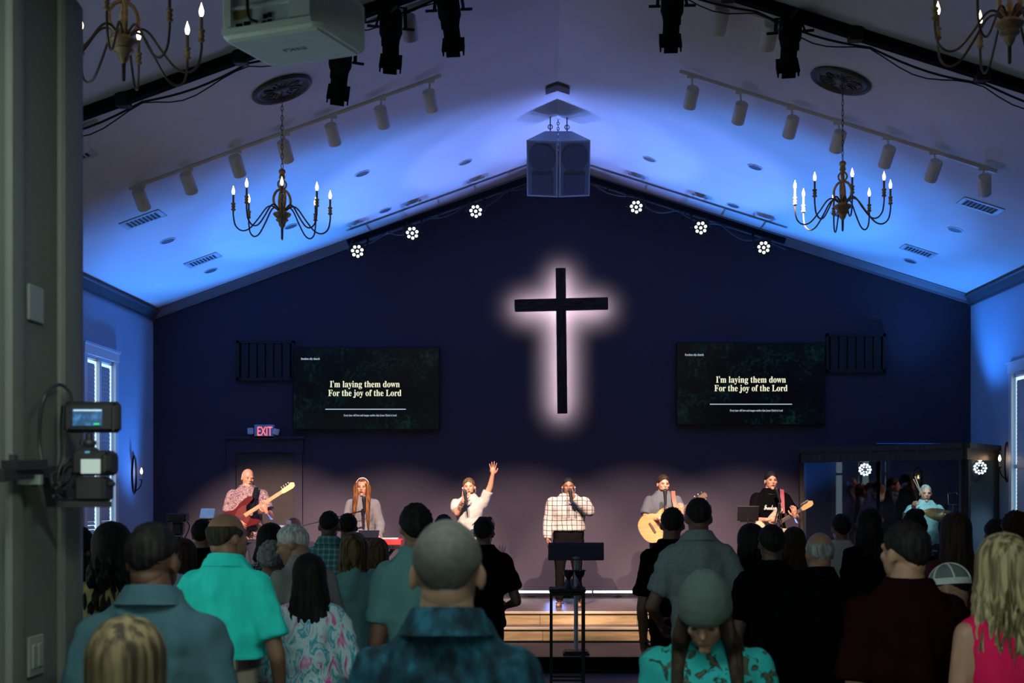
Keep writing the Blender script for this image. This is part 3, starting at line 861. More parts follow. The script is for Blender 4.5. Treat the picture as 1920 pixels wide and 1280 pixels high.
# black lighting bar on the ceiling, with stage spotlights
M_cable = mat('black_cable', (.008, .008, .009), .6)
M_steel_lens = mat('lens_glass', (.25, .25, .26), .1)
for (x0, x1, wh) in ((-5.3, -.75, 'left'), (.8, 5.7, 'right')):
    a, b = Vector((x0, 10.9, ceil_z(x0) - .05)), Vector((x1, 10.9, ceil_z(x1) - .05))
    t = thing('lighting_bar', 'black lighting bar fixed up the %s ceiling slope' % wh, 'lighting bar', ((x0 + x1) / 2, 10.9, min(a.z, b.z)))
    MB().bar(a, b, .085, .085).build('bar', M_blackmat, t, None, world=True)
    pts = []; N_ = 40; rg = random.Random(5)
    for i in range(N_ + 1):
        u = i / N_; p = a.lerp(b, u); sag = .07 + .05 * abs(math.sin(u * PI * 5))
        pts.append(p + Vector((0, .07, -sag + .02)))
    MB().tube(pts, .010, 5).build('cable', M_cable, t, 50, world=True)
    pts = [p + Vector((0, .02, -.03 + .03 * math.sin(i * .9))) for i, p in enumerate(pts)]
    MB().tube(pts, .006, 5).build('cable', M_cable, t, 50, world=True)
    for i in range(4):
        p = a.lerp(b, .15 + .22 * i)
        MB().bbox(p + Vector((0, -.01, -.01)), (.12, .11, .12), .01).build('clamp', M_black, t, None, world=True)
def profile_spot(rear, target, power, label, size, lit=True):
    ax = (Vector(target) - rear).normalized()
    o = thing('stage_spotlight', label, 'spotlight', tuple(rear), group='black profile spotlights on the lighting bars')
    fr = frame(rear, ax, (1, 0, 0))
    MB().at(fr).lathe([(.05, -.02), (.085, 0), (.095, .03), (.098, .2), (.085, .235), (.082, .25)], 16).build('lamp_house', M_blackmat, o, 35, world=True)
    MB().at(fr).box((0, 0, .26), (.15, .15, .05)).lathe([(.072, .28), (.072, .43), (.078, .44), (.078, .46)], 16).build('lens_tube', M_blackmat, o, 35, world=True)
    m = MB().at(fr)
    m.box((0, 0, .475), (.19, .19, .02))
    for (cx, cy) in ((-.088, 0), (.088, 0)): m.box((cx, cy, .51), (.012, .15, .06))
    for (cx, cy) in ((0, -.088), (0, .088)): m.box((cx, cy, .51), (.12, .012, .06))
    m.build('colour_frame', M_blackmat, o, None, world=True)
    MB().at(fr).lathe([(.001, .462), (.068, .464)], 16, caps=False).build('lens', M_steel_lens, o, 40, world=True)
    top = Vector((rear.x, 10.9, ceil_z(rear.x) - .10))
    cen = rear + ax * .15
    m = MB()
    xa = fr.to_3x3() @ Vector((1, 0, 0))
    for s in (-1, 1): m.bar(cen + xa * .125 * s, top + xa * .1 * s, .03, .008)
    m.bar(top - xa * .12, top + xa * .12, .03, .012)
    m.build('yoke', M_black, o, None, world=True)
    for s in (-1, 1): MB().cyl(cen + xa * .10 * s, cen + xa * .20 * s, .012).build('tilt_knob', M_black, o, 35, world=True)
    MB().tube(smooth_path([rear - ax * .02, rear - ax * .12 + Vector((.05, 0, -.06)), (rear + top) / 2 + Vector((-.1, 0, -.12)), top], 6), .008, 5).build('power_cable', M_cable, o, 50, world=True)
    if lit:
        spot('spot_beam', rear + ax * .52, target, power, (1.0, .70, .55), size, .55, .03, o)
tg = 2.0
SZ = math.radians(29)
profile_spot(P(733, 22, 10.75), (-2.2, 17.5, .55), FRONT_W, 'black profile spotlight hanging just right of the projector', SZ)
profile_spot(P(838, -12, 10.75), (-.4, 17.5, .55), FRONT_W, 'black profile spotlight nearest the ridge on the left bar', SZ)
profile_spot(P(640, 85, 10.75), (-3.3, 17.5, .55), 0, 'black profile spotlight half hidden under the projector', SZ, False)
profile_spot(Vector((-4.75, 10.75, ceil_z(-4.75) - .32)), (-3.95, 17.5, .75), FRONT_W * .95, 'unseen black profile spotlight added at the low end of the left bar, behind the pillar', SZ)  # unseen fixture added to light the bass player clear of the chandelier
profile_spot(P(1262, -20, 10.75), (1.3, 17.5, .55), FRONT_W, 'black profile spotlight nearest the ridge on the right bar', SZ)
profile_spot(P(1484, 30, 10.75), (2.75, 17.5, .55), FRONT_W, 'black profile spotlight lowest on the right bar', SZ)

# lamp bars under the gable with LED par cans
M_par_led = emit('par_led', (.80, .88, 1.0), 4.0)
YBAR = 17.95
for (x0, y0, x1, y1, wh) in ((652, 455, 988, 337, 'left'), (1104, 335, 1472, 452, 'right')):
    a, b = P(x0, y0, YBAR), P(x1, y1, YBAR)
    t = thing('lamp_bar', 'black pipe carrying LED par lamps along the %s gable' % wh, 'lighting bar', tuple((a + b) / 2))
    MB().bar(a, b, .075, .075).build('pipe', M_blackmat, t, None, world=True)
    n = 5
    for i in range(n):
        p = a.lerp(b, (i + .5) / n); q = Vector((p.x, DW - .03, p.z))
        MB().cyl(p, q, .012, n=6).build('wall_bracket', M_black, t, 40, world=True)
    pts = []
    for i in range(41):
        u = i / 40; p = a.lerp(b, u)
        pts.append(p + Vector((0, -.05, -.06 - .12 * abs(math.sin(u * PI * 4.5)) * (1 if int(u * 4.5) % 2 else .55))))
    MB().tube(pts, .013, 5).build('cable', M_cable, t, 50, world=True)
PARS = [(670, 471, 'lowest on the left gable bar'), (773, 437, 'middle of the left gable bar'), (892, 396, 'highest visible on the left gable bar'), (1193, 388, 'highest visible on the right gable bar'), (1314, 427, 'middle of the right gable bar'), (1432, 464, 'lowest on the right gable bar'),
        (1005, 352, 'half hidden behind the hanging speakers, left'), (1087, 352, 'half hidden behind the hanging speakers, right')]
for (px, py, wh) in PARS:
    c = P(px, py, 17.65)
    ax = (Vector((c.x * .4, 0, 1.0)) - c).normalized()
    o = thing('led_par_lamp', 'round black LED par lamp with white lenses, %s' % wh, 'stage light', tuple(c - Vector((0, 0, .13))), group='LED par lamps under the gable')
    fr = frame(c, ax)
    MB().at(fr).lathe([(.05, -.17), (.09, -.15), (.118, -.03), (.122, .012), (.115, .014), (.112, -.004), (.001, -.004)], 20).build('can', M_black, o, 35, world=True)
    pos = [(0, 0)] + [(.066 * math.cos(2 * PI * k / 7 + .3), .066 * math.sin(2 * PI * k / 7 + .3)) for k in range(7)]
    for (u, v) in pos:
        MB().at(fr).lathe([(.021, -.002), (.021, .004), (.014, .010), (.001, .012)], 10, Matrix.Translation((u, v, 0))).build('led_lens', M_par_led, o, 50, world=True)
    xa = fr.to_3x3() @ Vector((1, 0, 0)); zc = c - ax * .08
    topz = Vector((c.x, YBAR, c.z + .24))
    m = MB()
    for s in (-1, 1): m.bar(zc + xa * .13 * s, topz + xa * .10 * s, .03, .008)
    m.bar(topz - xa * .12, topz + xa * .12, .03, .012)
    m.build('yoke', M_black, o, None, world=True)

# ------------------------------------------------------------------ hanging loudspeaker cluster
M_spk = mat('speaker_paint', (.34, .38, .44), .5, var=.05)
M_grille = mat('speaker_grille', (.10, .12, .15), .75, var=.2, scale=120)
M_cone = mat('speaker_cone', (.05, .06, .08), .6)
M_seam = mat('speaker_seam', (.4, .38, .4), .4)
base = P(1047, 318, 15.8)
T0 = Matrix.Translation(base) @ Matrix.Rotation(math.radians(-31), 4, 'X').inverted()
tilt = math.radians(31)
R0 = Matrix.Translation(base) @ Matrix.Rotation(tilt, 4, 'X')
sp_h = .70
for s, wh in ((-1, 'left'), (1, 'right')):
    o = thing('hanging_speaker', '%s cabinet of the grey loudspeaker pair hanging under the ridge' % wh, 'loudspeaker', tuple(base + Vector((s * .2, 0, -.4))), group='hanging loudspeaker pair')
    wf, wb, dp = .392, .165, .46
    skew = .05                                  # outer front corner sits further back: the pair fans out
    vs = []
    for z in (-sp_h / 2, sp_h / 2):
        vs += [(s * .004, 0, z), (s * wf, skew, z), (s * wb, dp, z), (s * .004, dp, z)]
    fs = [(0, 1, 2, 3), (7, 6, 5, 4), (0, 4, 5, 1), (1, 5, 6, 2), (2, 6, 7, 3), (3, 7, 4, 0)]
    if s < 0: fs = [tuple(reversed(f)) for f in fs]
    MB().at(R0).add(vs, fs).build('cabinet', M_spk, o, None, world=True)
    ang = math.atan2(skew, wf) * s
    G = R0 @ Matrix.Rotation(ang, 4, 'Z')
    L_ = math.hypot(wf, skew); cxl = s * L_ / 2
    MB().at(G).box((cxl, -.012, 0), (L_ - .035, .02, sp_h - .05)).build('grille', M_grille, o, None, world=True)
    q = Matrix.Rotation(PI / 2, 4, 'X')
    MB().at(G).lathe([(.16, 0), (.165, .006), (.15, .006), (.001, .003)], 28, Matrix.Translation((cxl, -.021, .14)) @ q, caps=False).build('woofer', M_cone, o, 40, world=True)
    MB().at(G).box((cxl + s * .0, -.025, -.19), (.26, .01, .25)).build('horn', M_cone, o, None, world=True)
    MB().at(G).box((cxl - s * (L_ / 2 - .018), -.016, 0), (.012, .02, sp_h - .02)).build('edge_strip', M_seam, o, None, world=True)
rig = thing('speaker_rigging', 'two steel rods and a chain holding the hanging loudspeakers', 'rigging', (XA, 16.0, 6.2))
M_rig = mat('rigging_steel', (.05, .055, .07), .4, .6)
for xx in (base.x - .10, base.x + .11):
    top = Vector((xx, 16.05, ceil_z(xx))); bot = Vector((xx, 16.0, base.z + .30))
    MB().cyl(bot, top, .007).torus((top + bot) / 2 + Vector((0, 0, .08)), .028, .006, (0, 1, 0), 12, 6).build('rod', M_rig, rig, 50, world=True)
mb = MB(); top = Vector((base.x, 16.25, ceil_z(base.x))); zb = base.z + .28
n = 14
for i in range(n):
    z = zb + (top.z - zb) * (i + .5) / n; hl = (top.z - zb) / n * .62
    ax = (1, 0, 0) if i % 2 else (0, 1, 0); m = frame((base.x, 16.25, z), ax, (0, 0, 1))
    mb.tube([m @ Vector((hl * math.cos(t), .014 * math.sin(t), 0)) for t in [2 * PI * j / 8 for j in range(8)]], .005, 4, True)
mb.build('chain', M_rig, rig, 50, world=True)
cpt = ceil_pt(1045, 153)
MB().at(Matrix.Translation((XA, cpt.y, ZA - .02))).prism([(-.14, -.05), (0, .0), (.14, -.05), (.14, -.065), (0, -.02), (-.14, -.065)], .22).build('ridge_plate', mat('ridge_plate_brown', (.10, .08, .07), .6), rig, None, world=True)

# ------------------------------------------------------------------ projector
hpr = 1.94
def pj(px, py):
    D = hpr * F / (CY - py); return P(px, py, D)
cn = [pj(410, 75), pj(600, 45), pj(697, 97)]
ex_ = (cn[1] - cn[0]); wp = ex_.length; ex_.normalize()
ey_ = (cn[2] - cn[1]); dp = ey_.length; ey_ = (ey_ - ex_ * ey_.dot(ex_)).normalized()
Mp = Matrix((ex_, ey_, Vector((0, 0, 1)))).transposed().to_4x4(); Mp.translation = cn[0]
dp = .40; wp = .50; hp = .22
pro = thing('projector', 'large white ceiling projector seen from behind and below', 'projector', tuple(cn[0]))
M_pw = mat('projector_plastic', (.78, .86, .80), .5, var=.04)
M_pb = mat('projector_underside', (.55, .65, .60), .6, var=.05)
# shell: rounded in plan, with a recessed back panel
def rrect(x0, y0, x1, y1, r, n=4):
    out = []
    for (cx, cy, a0) in ((x1 - r, y0 + r, -PI / 2), (x1 - r, y1 - r, 0), (x0 + r, y1 - r, PI / 2), (x0 + r, y0 + r, PI)):
        for i in range(n + 1):
            a = a0 + PI / 2 * i / n; out.append((cx + r * math.cos(a), cy + r * math.sin(a)))
    return out
lo = rrect(.015, .015, wp - .015, dp - .015, .04); mid = rrect(0, 0, wp, dp, .045); n = len(lo)
vs = [(x, y, 0) for x, y in lo] + [(x, y, .018) for x, y in mid] + [(x, y, hp - .02) for x, y in mid] + [(x, y, hp) for x, y in lo]
fs = [tuple(reversed(range(n))), tuple(range(3 * n, 4 * n))] + [(k * n + i, k * n + (i + 1) % n, (k + 1) * n + (i + 1) % n, (k + 1) * n + i) for k in range(3) for i in range(n)]
MB().at(Mp).add(vs, fs).build('shell', M_pw, pro, 40, world=True)
MB().at(Mp).box((wp / 2, dp / 2, -.003), (wp - .07, dp - .07, .006)).build('base_plate', M_pb, pro, None, world=True)
mb = MB().at(Mp)
mb.box((.06, -.012, hp / 2 + .01), (.035, .024, hp - .06)).box((wp - .085, -.012, hp / 2 + .01), (.10, .024, hp - .06)).box((wp / 2, -.012, .022), (wp - .06, .024, .02)).box((.22, -.008, .115), (.34, .016, .012))
mb.build('back_frame', M_pw, pro, None, world=True)
MB().at(Mp).box((.235, -.002, .11), (.33, .006, .17)).build('connector_panel', mat('connector_panel', (.6, .7, .66), .5), pro, None, world=True)
MB().at(Mp).box((.125, -.006, .088), (.085, .006, .035)).build('warning_label', mat('warning_yellow', (.22, .20, .03), .6), pro, None, world=True)
for (x, z, w_, h_) in ((.075, .175, .04, .035), (.30, .175, .016, .016), (.325, .18, .016, .016), (.35, .185, .016, .016), (.375, .19, .016, .016), (.24, .065, .018, .018), (.262, .068, .018, .018), (.262, .045, .02, .01), (.235, .042, .02, .01), (.11, .045, .03, .012), (.15, .048, .03, .014), (.12, .028, .03, .008)):
    MB().at(Mp).box((x, -.008, z), (w_, .008, h_)).build('socket', M_blackmat, pro, None, world=True)
MB().at(Mp).tube(smooth_path([(.165, -.03, .20), (.17, -.035, .11), (.175, -.03, .06), (.205, -.012, .045)], 6), .007, 6).build('signal_cable', M_cable, pro, 50, world=True)
for k in range(22):
    y = .06 + (dp - .12) * k / 21
    MB().at(Mp).box((wp + .001, y, hp / 2 + .005), (.006, .007, hp - .07)).build('vent_rib', M_pw, pro, None, world=True)
text('EIKI', .042, Mp @ Matrix.Translation((wp * .50, dp * .50, -.0068)) @ Matrix.Rotation(PI, 4, 'X') @ Matrix.Rotation(PI, 4, 'Z'), mat('embossed_mark', (.02, .03, .03), .5), 'brand_letters', pro, .0006)['fitw'] = .11
pc = Mp @ Vector((wp / 2, dp / 2, hp))
MB().cyl(pc, (pc.x, pc.y, ceil_z(pc.x)), .025).lathe([(.09, 0), (.09, .02), (.03, .05)], 16, Matrix.Translation(pc)).build('ceiling_pole', M_pw, pro, 40, world=True)
# ------------------------------------------------------------------ entry pillar fittings
M_plate = mat('switch_plate', (.16, .18, .16), .4, var=.03)
def jamb_plate(py0, py1, label, rockers):
    y0, y1 = 4.10, 4.22
    zc = CH + (CY - (py0 + py1) / 2) * 4.16 / F; hh = (py1 - py0) * 4.16 / F
    o = thing('wall_plate', label, 'wall plate', (JX0, 4.16, zc - hh / 2))
    MB().bbox((JX0 + .005, 4.16, zc), (.010, y1 - y0, hh), .003).build('plate', M_plate, o, 30, world=True)
    for k in range(rockers):
        MB().bbox((JX0 + .012, 4.16 + (k - (rockers - 1) / 2) * .046, zc), (.008, .034, hh * .58), .002).build('rocker', M_plate, o, 30, world=True)
jamb_plate(536, 604, 'blank pale wall plate high on the entry pillar', 0)
jamb_plate(1191, 1266, 'pale double light switch low on the entry pillar', 2)

M_rigb = mat('camera_plastic', (.012, .012, .013), .55)
o = thing('camera_rig', 'small video camera with monitor clamped to the entry pillar', 'camera', (JX0 + .1, 4.25, 1.75))
DR = 4.3
def R_(px, py, d=0.0): return P(px, py, DR + d)
sx = DR / F
mb = MB()
mb.bar(P(-6, 890, 3.82), P(95, 884, 4.12), .05, .035).bar(P(18, 872, 3.88), P(74, 870, 4.02), .06, .03).bar(P(25, 872, 3.9), P(25, 852, 3.9), .02, .02).bar(P(62, 880, 4.02), P(72, 908, 4.04), .03, .03).bar(P(8, 888, 3.85), P(10, 902, 3.85), .03, .03)
mb.build('clamp', M_rigb, o, None, world=True)
MB().box(P(54, 899, 3.99), (.08, .02, .03)).build('clamp_plate', M_plate, o, None, world=True)
MB().bar(P(88, 880, 4.12), R_(100, 945, -.12), .03, .04).bar(R_(97, 945, -.12), R_(207, 945), .03, .02, (0, 0, 1)).build('arm', M_rigb, o, None, world=True)
MB().bbox(R_(176, 917), (.105, .10, .085), .012).bbox(R_(205, 907), (.035, .03, .02), .006).cyl(R_(170, 935), R_(170, 950), .03).build('tilt_head', M_rigb, o, 30, world=True)
MB().bbox(R_(178, 868), (.132, .08, .083), .010).bbox(R_(166, 846), (.055, .06, .03), .008).cyl(R_(178, 868, .04), R_(178, 868, .16), .036, n=16).bbox(R_(206, 868), (.03, .10, .07), .01).build('camera_body', M_rigb, o, 30, world=True)
MB().box(R_(170, 874, -.042), (.064, .004, .048)).build('camera_screen', emit('camera_screen', (.36, .42, .40), .55), o, None, world=True)
MB().bbox(R_(164, 849, -.034), (.016, .01, .012), .002).build('status_light', emit('status_blue', (.08, .3, .45), .5), o, None, world=True)
MB().cyl(R_(167, 840), R_(167, 812), .012).ell(R_(167, 831), (.02, .02, .018)).bar(R_(155, 830), R_(180, 830), .014, .014).cyl(R_(155, 834), R_(155, 824), .010).build('swivel', M_rigb, o, 40, world=True)
MB().bbox(R_(174, 782), (.188, .035, .104), .012).bbox(R_(217, 783), (.03, .045, .096), .010).bbox(R_(131, 783), (.03, .045, .09), .010).build('monitor', M_rigb, o, 30, world=True)
def ui_mat():
    m = emit('monitor_picture', (.03, .1, .25), .9)
    nt = m.node_tree; N = nt.nodes
    tc = N.new('ShaderNodeTexCoord'); t = N.new('ShaderNodeTexNoise'); t.inputs['Scale'].default_value = 60; t.inputs['Detail'].default_value = 3
    r = N.new('ShaderNodeValToRGB'); e = r.color_ramp.elements
    e[0].position = .45; e[0].color = (.004, .01, .02, 1); e[1].position = .7; e[1].color = (.05, .2, .45, 1)
    nt.links.new(tc.outputs['Object'], t.inputs['Vector']); nt.links.new(t.outputs[0], r.inputs[0]); nt.links.new(r.outputs[0], N['Principled BSDF'].inputs['Emission Color'])
    return m
ms = MB().box(R_(164, 782, -.02), (.098, .004, .056)).build('monitor_screen', ui_mat(), o, None, world=True)
MB().box(R_(164, 769, -.023), (.094, .002, .005)).build('status_bar', emit('ui_white', (.5, .65, .8), .6), ms, None)
ms.children[0].data.transform(WM[o].inverted())
q = MB().box(R_(181, 794.5, -.023), (.018, .002, .005)).build('record_button', emit('ui_green', (.03, .6, .15), .8), ms, None)
q.data.transform(WM[o].inverted())
for pts in ([(136, 758), (131, 735), (112, 721), (88, 735), (76, 775), (74, 830), (80, 870)],
            [(117, 760), (114, 800), (115, 850), (108, 880), (98, 890)],
            [(142, 862), (130, 862), (118, 875), (112, 895), (105, 915)], [(141, 872), (128, 876), (120, 892), (110, 905)], [(143, 880), (134, 890), (126, 905), (112, 914), (98, 912)],
            [(98, 905), (112, 925), (125, 930), (135, 915), (143, 905)], [(100, 930), (118, 918), (130, 935), (148, 930)], [(95, 890), (100, 920), (120, 940), (140, 940)]):
    MB().tube(smooth_path([R_(x, y, .01 + .02 * (i % 2) - (.24 if x < 112 else 0)) for i, (x, y) in enumerate(pts)], 5), .0045 if pts[0] != (136, 758) else .006, 6).build('cable', M_cable, o, 50, world=True)

# wall sconces
M_sc_bulb = emit('sconce_bulb', (1.0, .62, .34), 18.0)
def sconce(X, Y, z, s, label):
    o = thing('wall_sconce', label, 'sconce', (X, Y, z - .3), group='candle sconces on the side walls')
    n = 20
    out = [Vector((0, .085 * math.sin(2 * PI * i / n), .26 * math.cos(2 * PI * i / n))) for i in range(n)]
    MB().at(Matrix.Translation((X + s * .012, Y, z - .02))).tube(out, .012, 6, True).build('oval_frame', M_black, o, 40, world=True)
    MB().tube(smooth_path([(X + s * .01, Y, z - .26), (X + s * .08, Y, z - .2), (X + s * .11, Y, z - .13), (X + s * .11, Y, z - .1)], 5), .008, 6).lathe([(.004, 0), (.03, .01), (.032, .018)], 12, Matrix.Translation((X + s * .11, Y, z - .10))).build('bracket', M_black, o, 40, world=True)
    MB().cyl((X + s * .11, Y, z - .085), (X + s * .11, Y, z - .01), .012).build('candle_sleeve', mat('sconce_sleeve', (.5, .42, .3), .5), o, 40, world=True)
    MB().lathe([(.006, 0), (.016, .018), (.019, .035), (.012, .06), (.003, .085)], 10, Matrix.Translation((X + s * .11, Y, z - .01))).build('bulb', M_sc_bulb, o, 60, world=True)
sconce(XL, 17.62, 2.10, 1, 'oval black candle sconce between the left window and the stage wall')
sconce(XL, 15.12, 2.15, 1, 'oval black candle sconce half hidden behind the entry pillar')
sconce(XR, 17.0, 2.26, -1, 'oval black candle sconce between drum booth and right window')

# ------------------------------------------------------------------ lectern, table, goblets
D = 14.5
o = thing('lectern', 'dark lectern with a wide top panel on a single grey pole', 'lectern', (P(1080, 0, D).x, D, 0))
M_lect = mat('lectern_laminate', (.028, .02, .065), .5, var=.1, spec=.3)
M_pole = mat('lectern_pole', (.22, .27, .32), .35, .4)
lw = .63
MB().bbox((0, 0, .012), (.30, .30, .022), .004).bbox((0, 0, .033), (.26, .26, .02), .004).build('foot_plate', M_black, o, None)
MB().lathe([(.03, .04), (.024, .06), (.024, 1.15)], 16).build('pole', M_pole, o, 35)
tl = Matrix.Translation((0, 0, 1.15)) @ Matrix.Rotation(math.radians(-38), 4, 'X')
MB().bbox((0, -.02, 1.155), (lw, .02, .185), .005).build('front_panel', M_lect, o, 30)
MB().at(Matrix.Translation((0, .15, 1.20)) @ Matrix.Rotation(math.radians(-18), 4, 'X')).bbox((0, 0, 0), (lw, .36, .022), .005).build('desk_top', M_lect, o, 30)
MB().lathe([(.05, 1.10), (.05, 1.12), (.026, 1.13)], 16, Matrix.Translation((0, 0, -.02))).build('collar', M_pole, o, 35)
D = 13.0
tc_ = P(1063.5, 0, D).x
zt = P(0, 1101, D).z
o = thing('side_table', 'tall narrow black table carrying two goblets before the lectern', 'table', (tc_, D, ZF))
hgt = zt - ZF
MB().bbox((0, 0, hgt - .02), (.37, .34, .035), .006).build('table_top', M_black, o, 30)
MB().box((0, -.13, hgt - .055), (.33, .02, .035)).box((0, .13, hgt - .055), (.33, .02, .035)).build('apron', M_black, o, None)
for sx_ in (-1, 1):
    for sy in (-1, 1): MB().box((sx_ * .163, sy * .14, hgt / 2 - .02), (.03, .03, hgt - .04)).build('leg', M_black, o, None)
MB().box((0, .14, .12), (.31, .02, .02)).build('stretcher', M_black, o, None); MB().box((0, -.14, .12), (.31, .02, .02)).build('stretcher', M_black, o, None)
for (px, wh) in ((1066, 'left'), (1087, 'right')):
    g = thing('goblet', 'dark goblet with a beaded rim, %s of the pair on the tall table' % wh, 'goblet', (P(px, 0, 12.95).x, 12.95, zt), group='goblets on the tall table')
    M_gob = mat('goblet_metal', (.03, .03, .045), .35, .5)
    MB().lathe([(.036, 0), (.04, .004), (.03, .02), (.022, .05), (.02, .085), (.024, .10), (.045, .125), (.054, .15), (.056, .178), (.050, .178), (.044, .13), (.002, .115)], 20).build('cup', M_gob, g, 40)
    for k in range(14):
        a = 2 * PI * k / 14
        MB().ell((.056 * math.cos(a), .056 * math.sin(a), .176), (.008, .008, .008), 8, 5).build('rim_bead', M_gob, g, 60)

# ------------------------------------------------------------------ drum booth across the right corner
bN, bL, bR = Vector((5.33, 16.4, 0)), Vector((3.637, 18.3, 0)), Vector((6.085, 17.35, 0))
bC = Vector((6.085, 18.48, 0)); bL2 = Vector((3.637, 18.48, 0))
zt, zg = 2.47, 2.26
M_bw = wood_mat('booth_wood', (.012, .009, .007), (.045, .033, .022), 4, (8, 8, 1), .4)
M_glass = glass_mat('booth_glass', (.9, .95, .95), .055)
booth = thing('drum_booth', 'glazed dark wooden drum booth across the right stage corner', 'drum booth', (5.2, 17.3, .34))
def up(p, z): return Vector((p.x, p.y, z))
def wallseg(a, b, z0, z1, t, out=0.0):
    d = (b - a).normalized(); n = Vector((d.y, -d.x, 0))
    m = MB()
    A, B = a + n * out, b + n * out
    return m.add([up(A, z0), up(B, z0), up(B + n * t, z0), up(A + n * t, z0), up(A, z1), up(B, z1), up(B + n * t, z1), up(A + n * t, z1)],
                 [(3, 2, 1, 0), (4, 5, 6, 7), (0, 1, 5, 4), (1, 2, 6, 5), (2, 3, 7, 6), (3, 0, 4, 7)])
for (a, b) in ((bL, bN), (bN, bR)):
    wallseg(a, b, zg, zt - .07, .05, -.01).build('fascia', M_bw, booth, None, world=True)
    wallseg(a, b, zt - .07, zt, .085, -.01).build('cornice', M_bw, booth, None, world=True)
    wallseg(a, b, .34, .46, .05, -.01).build('bottom_rail', M_bw, booth, None, world=True)
    npan = 2 if (a is bL) else 1
    for k in range(npan):
        p, q = a.lerp(b, k / npan + .012), a.lerp(b, (k + 1) / npan - .012)
        wallseg(p, q, .46, zg, .012, .01).build('glass_panel', M_glass, booth, None, world=True)
for p in (bL, bN, bR):
    MB().box(up(p, (.34 + zg) / 2) + Vector((0, .02, 0)), (.09 if p is not bR else .06, .09, zg - .34)).build('post', M_bw, booth, None, world=True)
MB().add([up(bL2, zt - .02), up(bL, zt - .02), up(bN, zt - .02), up(bR, zt - .02), up(bC, zt - .02), up(bL2, zt), up(bL, zt), up(bN, zt), up(bR, zt), up(bC, zt)],
         [(4, 3, 2, 1, 0), (5, 6, 7, 8, 9), (0, 1, 6, 5), (1, 2, 7, 6), (2, 3, 8, 7), (3, 4, 9, 8), (4, 0, 5, 9)]).build('roof', M_bw, booth, None, world=True)
MB().box(((bL2.x + bC.x) / 2, 18.47, (.34 + zt) / 2), (bC.x - bL2.x, .02, zt - .36)).build('back_panel', M_blackmat, booth, None, world=True)
MB().box((bL2.x, (bL.y + 18.48) / 2, (.34 + zt) / 2), (.03, 18.48 - bL.y, zt - .36)).build('end_panel', M_blackmat, booth, None, world=True)
# ring lamps inside the booth
for (px, py, D, ax, wh) in ((1622, 880, 17.75, (-.35, -1, -.1), 'left'), (1838, 877, 17.15, (-.35, -1, -.15), 'right')):
    c = P(px, py, D); fr = frame(c, ax)
    o = thing('ring_lamp', 'ring of small white LEDs glowing in the drum booth, %s one' % wh, 'stage light', tuple(c), group='LED rings in the drum booth')
    MB().at(fr).lathe([(.08, -.10), (.10, -.08), (.10, .004), (.001, .002)], 20).build('can', M_blackmat, o, 35, world=True)
    for k in range(11):
        a = 2 * PI * k / 11
        MB().at(fr).lathe([(.017, 0), (.017, .006), (.001, .012)], 8, Matrix.Translation((.072 * math.cos(a), .072 * math.sin(a), .002))).build('led_lens', M_par_led, o, 50, world=True)
    for k in range(6):
        a = 2 * PI * k / 6
        MB().at(fr).lathe([(.012, 0), (.012, .006), (.001, .010)], 8, Matrix.Translation((.038 * math.cos(a), .038 * math.sin(a), .002))).build('led_lens', M_par_led, o, 50, world=True)
    MB().cyl(c, (c.x, c.y + .05, zt - .02), .012).build('hanger', M_black, o, 40, world=True)
spot('booth_light', (5.0, 17.0, 2.3), (5.2, 17.62, 1.45), 45, (.72, .92, 1.0), math.radians(80), .5, .08)

# drum kit
M_shell = mat('drum_shell', (.02, .02, .024), .25); M_head = mat('drum_head', (.55, .55, .55), .5); M_chrome = mat('chrome', (.6, .6, .62), .15, 1.0)
M_cym = mat('cymbal_bronze', (.45, .33, .17), .25, .9, var=.2)
kit = [('bass_drum', 'black bass drum on the booth floor', (4.66, 17.70, .62), (-.5, -.8, 0), .26, .36), ('snare_drum', 'shallow snare drum in front of the drummer', (5.05, 17.20, .98), (0, 0, 1), .16, .14),
       ('floor_tom', 'black floor tom at the right of the drummer', (5.66, 17.40, .80), (0, 0, 1), .18, .36), ('rack_tom', 'black rack tom over the bass drum', (4.66, 17.52, 1.12), (.1, .2, 1), .13, .18)]
for (nm, lb, c, ax, r, h) in kit:
    c = Vector(c); fr = frame(c, ax)
    o = thing(nm, lb, 'drum', tuple(c), group='drum kit')
    MB().at(fr).lathe([(r, -h / 2), (r, h / 2)], 24).build('shell', M_shell, o, 35, world=True)
    for s in (-1, 1):
        MB().at(fr).lathe([(.001, s * (h / 2 + .002)), (r * .97, s * (h / 2 + .002))], 24, caps=False).build('head', M_head, o, 35, world=True)
        MB().at(fr).torus((0, 0, s * h / 2), r + .006, .009, (0, 0, 1), 24, 6).build('hoop', M_chrome, o, 40, world=True)
    if nm == 'rack_tom': MB().cyl(c, c + Vector((-.02, .1, -.24)), .012).build('mount', M_chrome, o, 40, world=True)
    if nm not in ('bass_drum', 'rack_tom'):
        for k in range(3):
            a = 2 * PI * k / 3
            MB().cyl(c + Vector((r * .8 * math.cos(a), r * .8 * math.sin(a), 0)), (c.x + (r + .03) * math.cos(a), c.y + (r + .03) * math.sin(a), .345), .009, n=8).build('leg', M_chrome, o, 40, world=True)
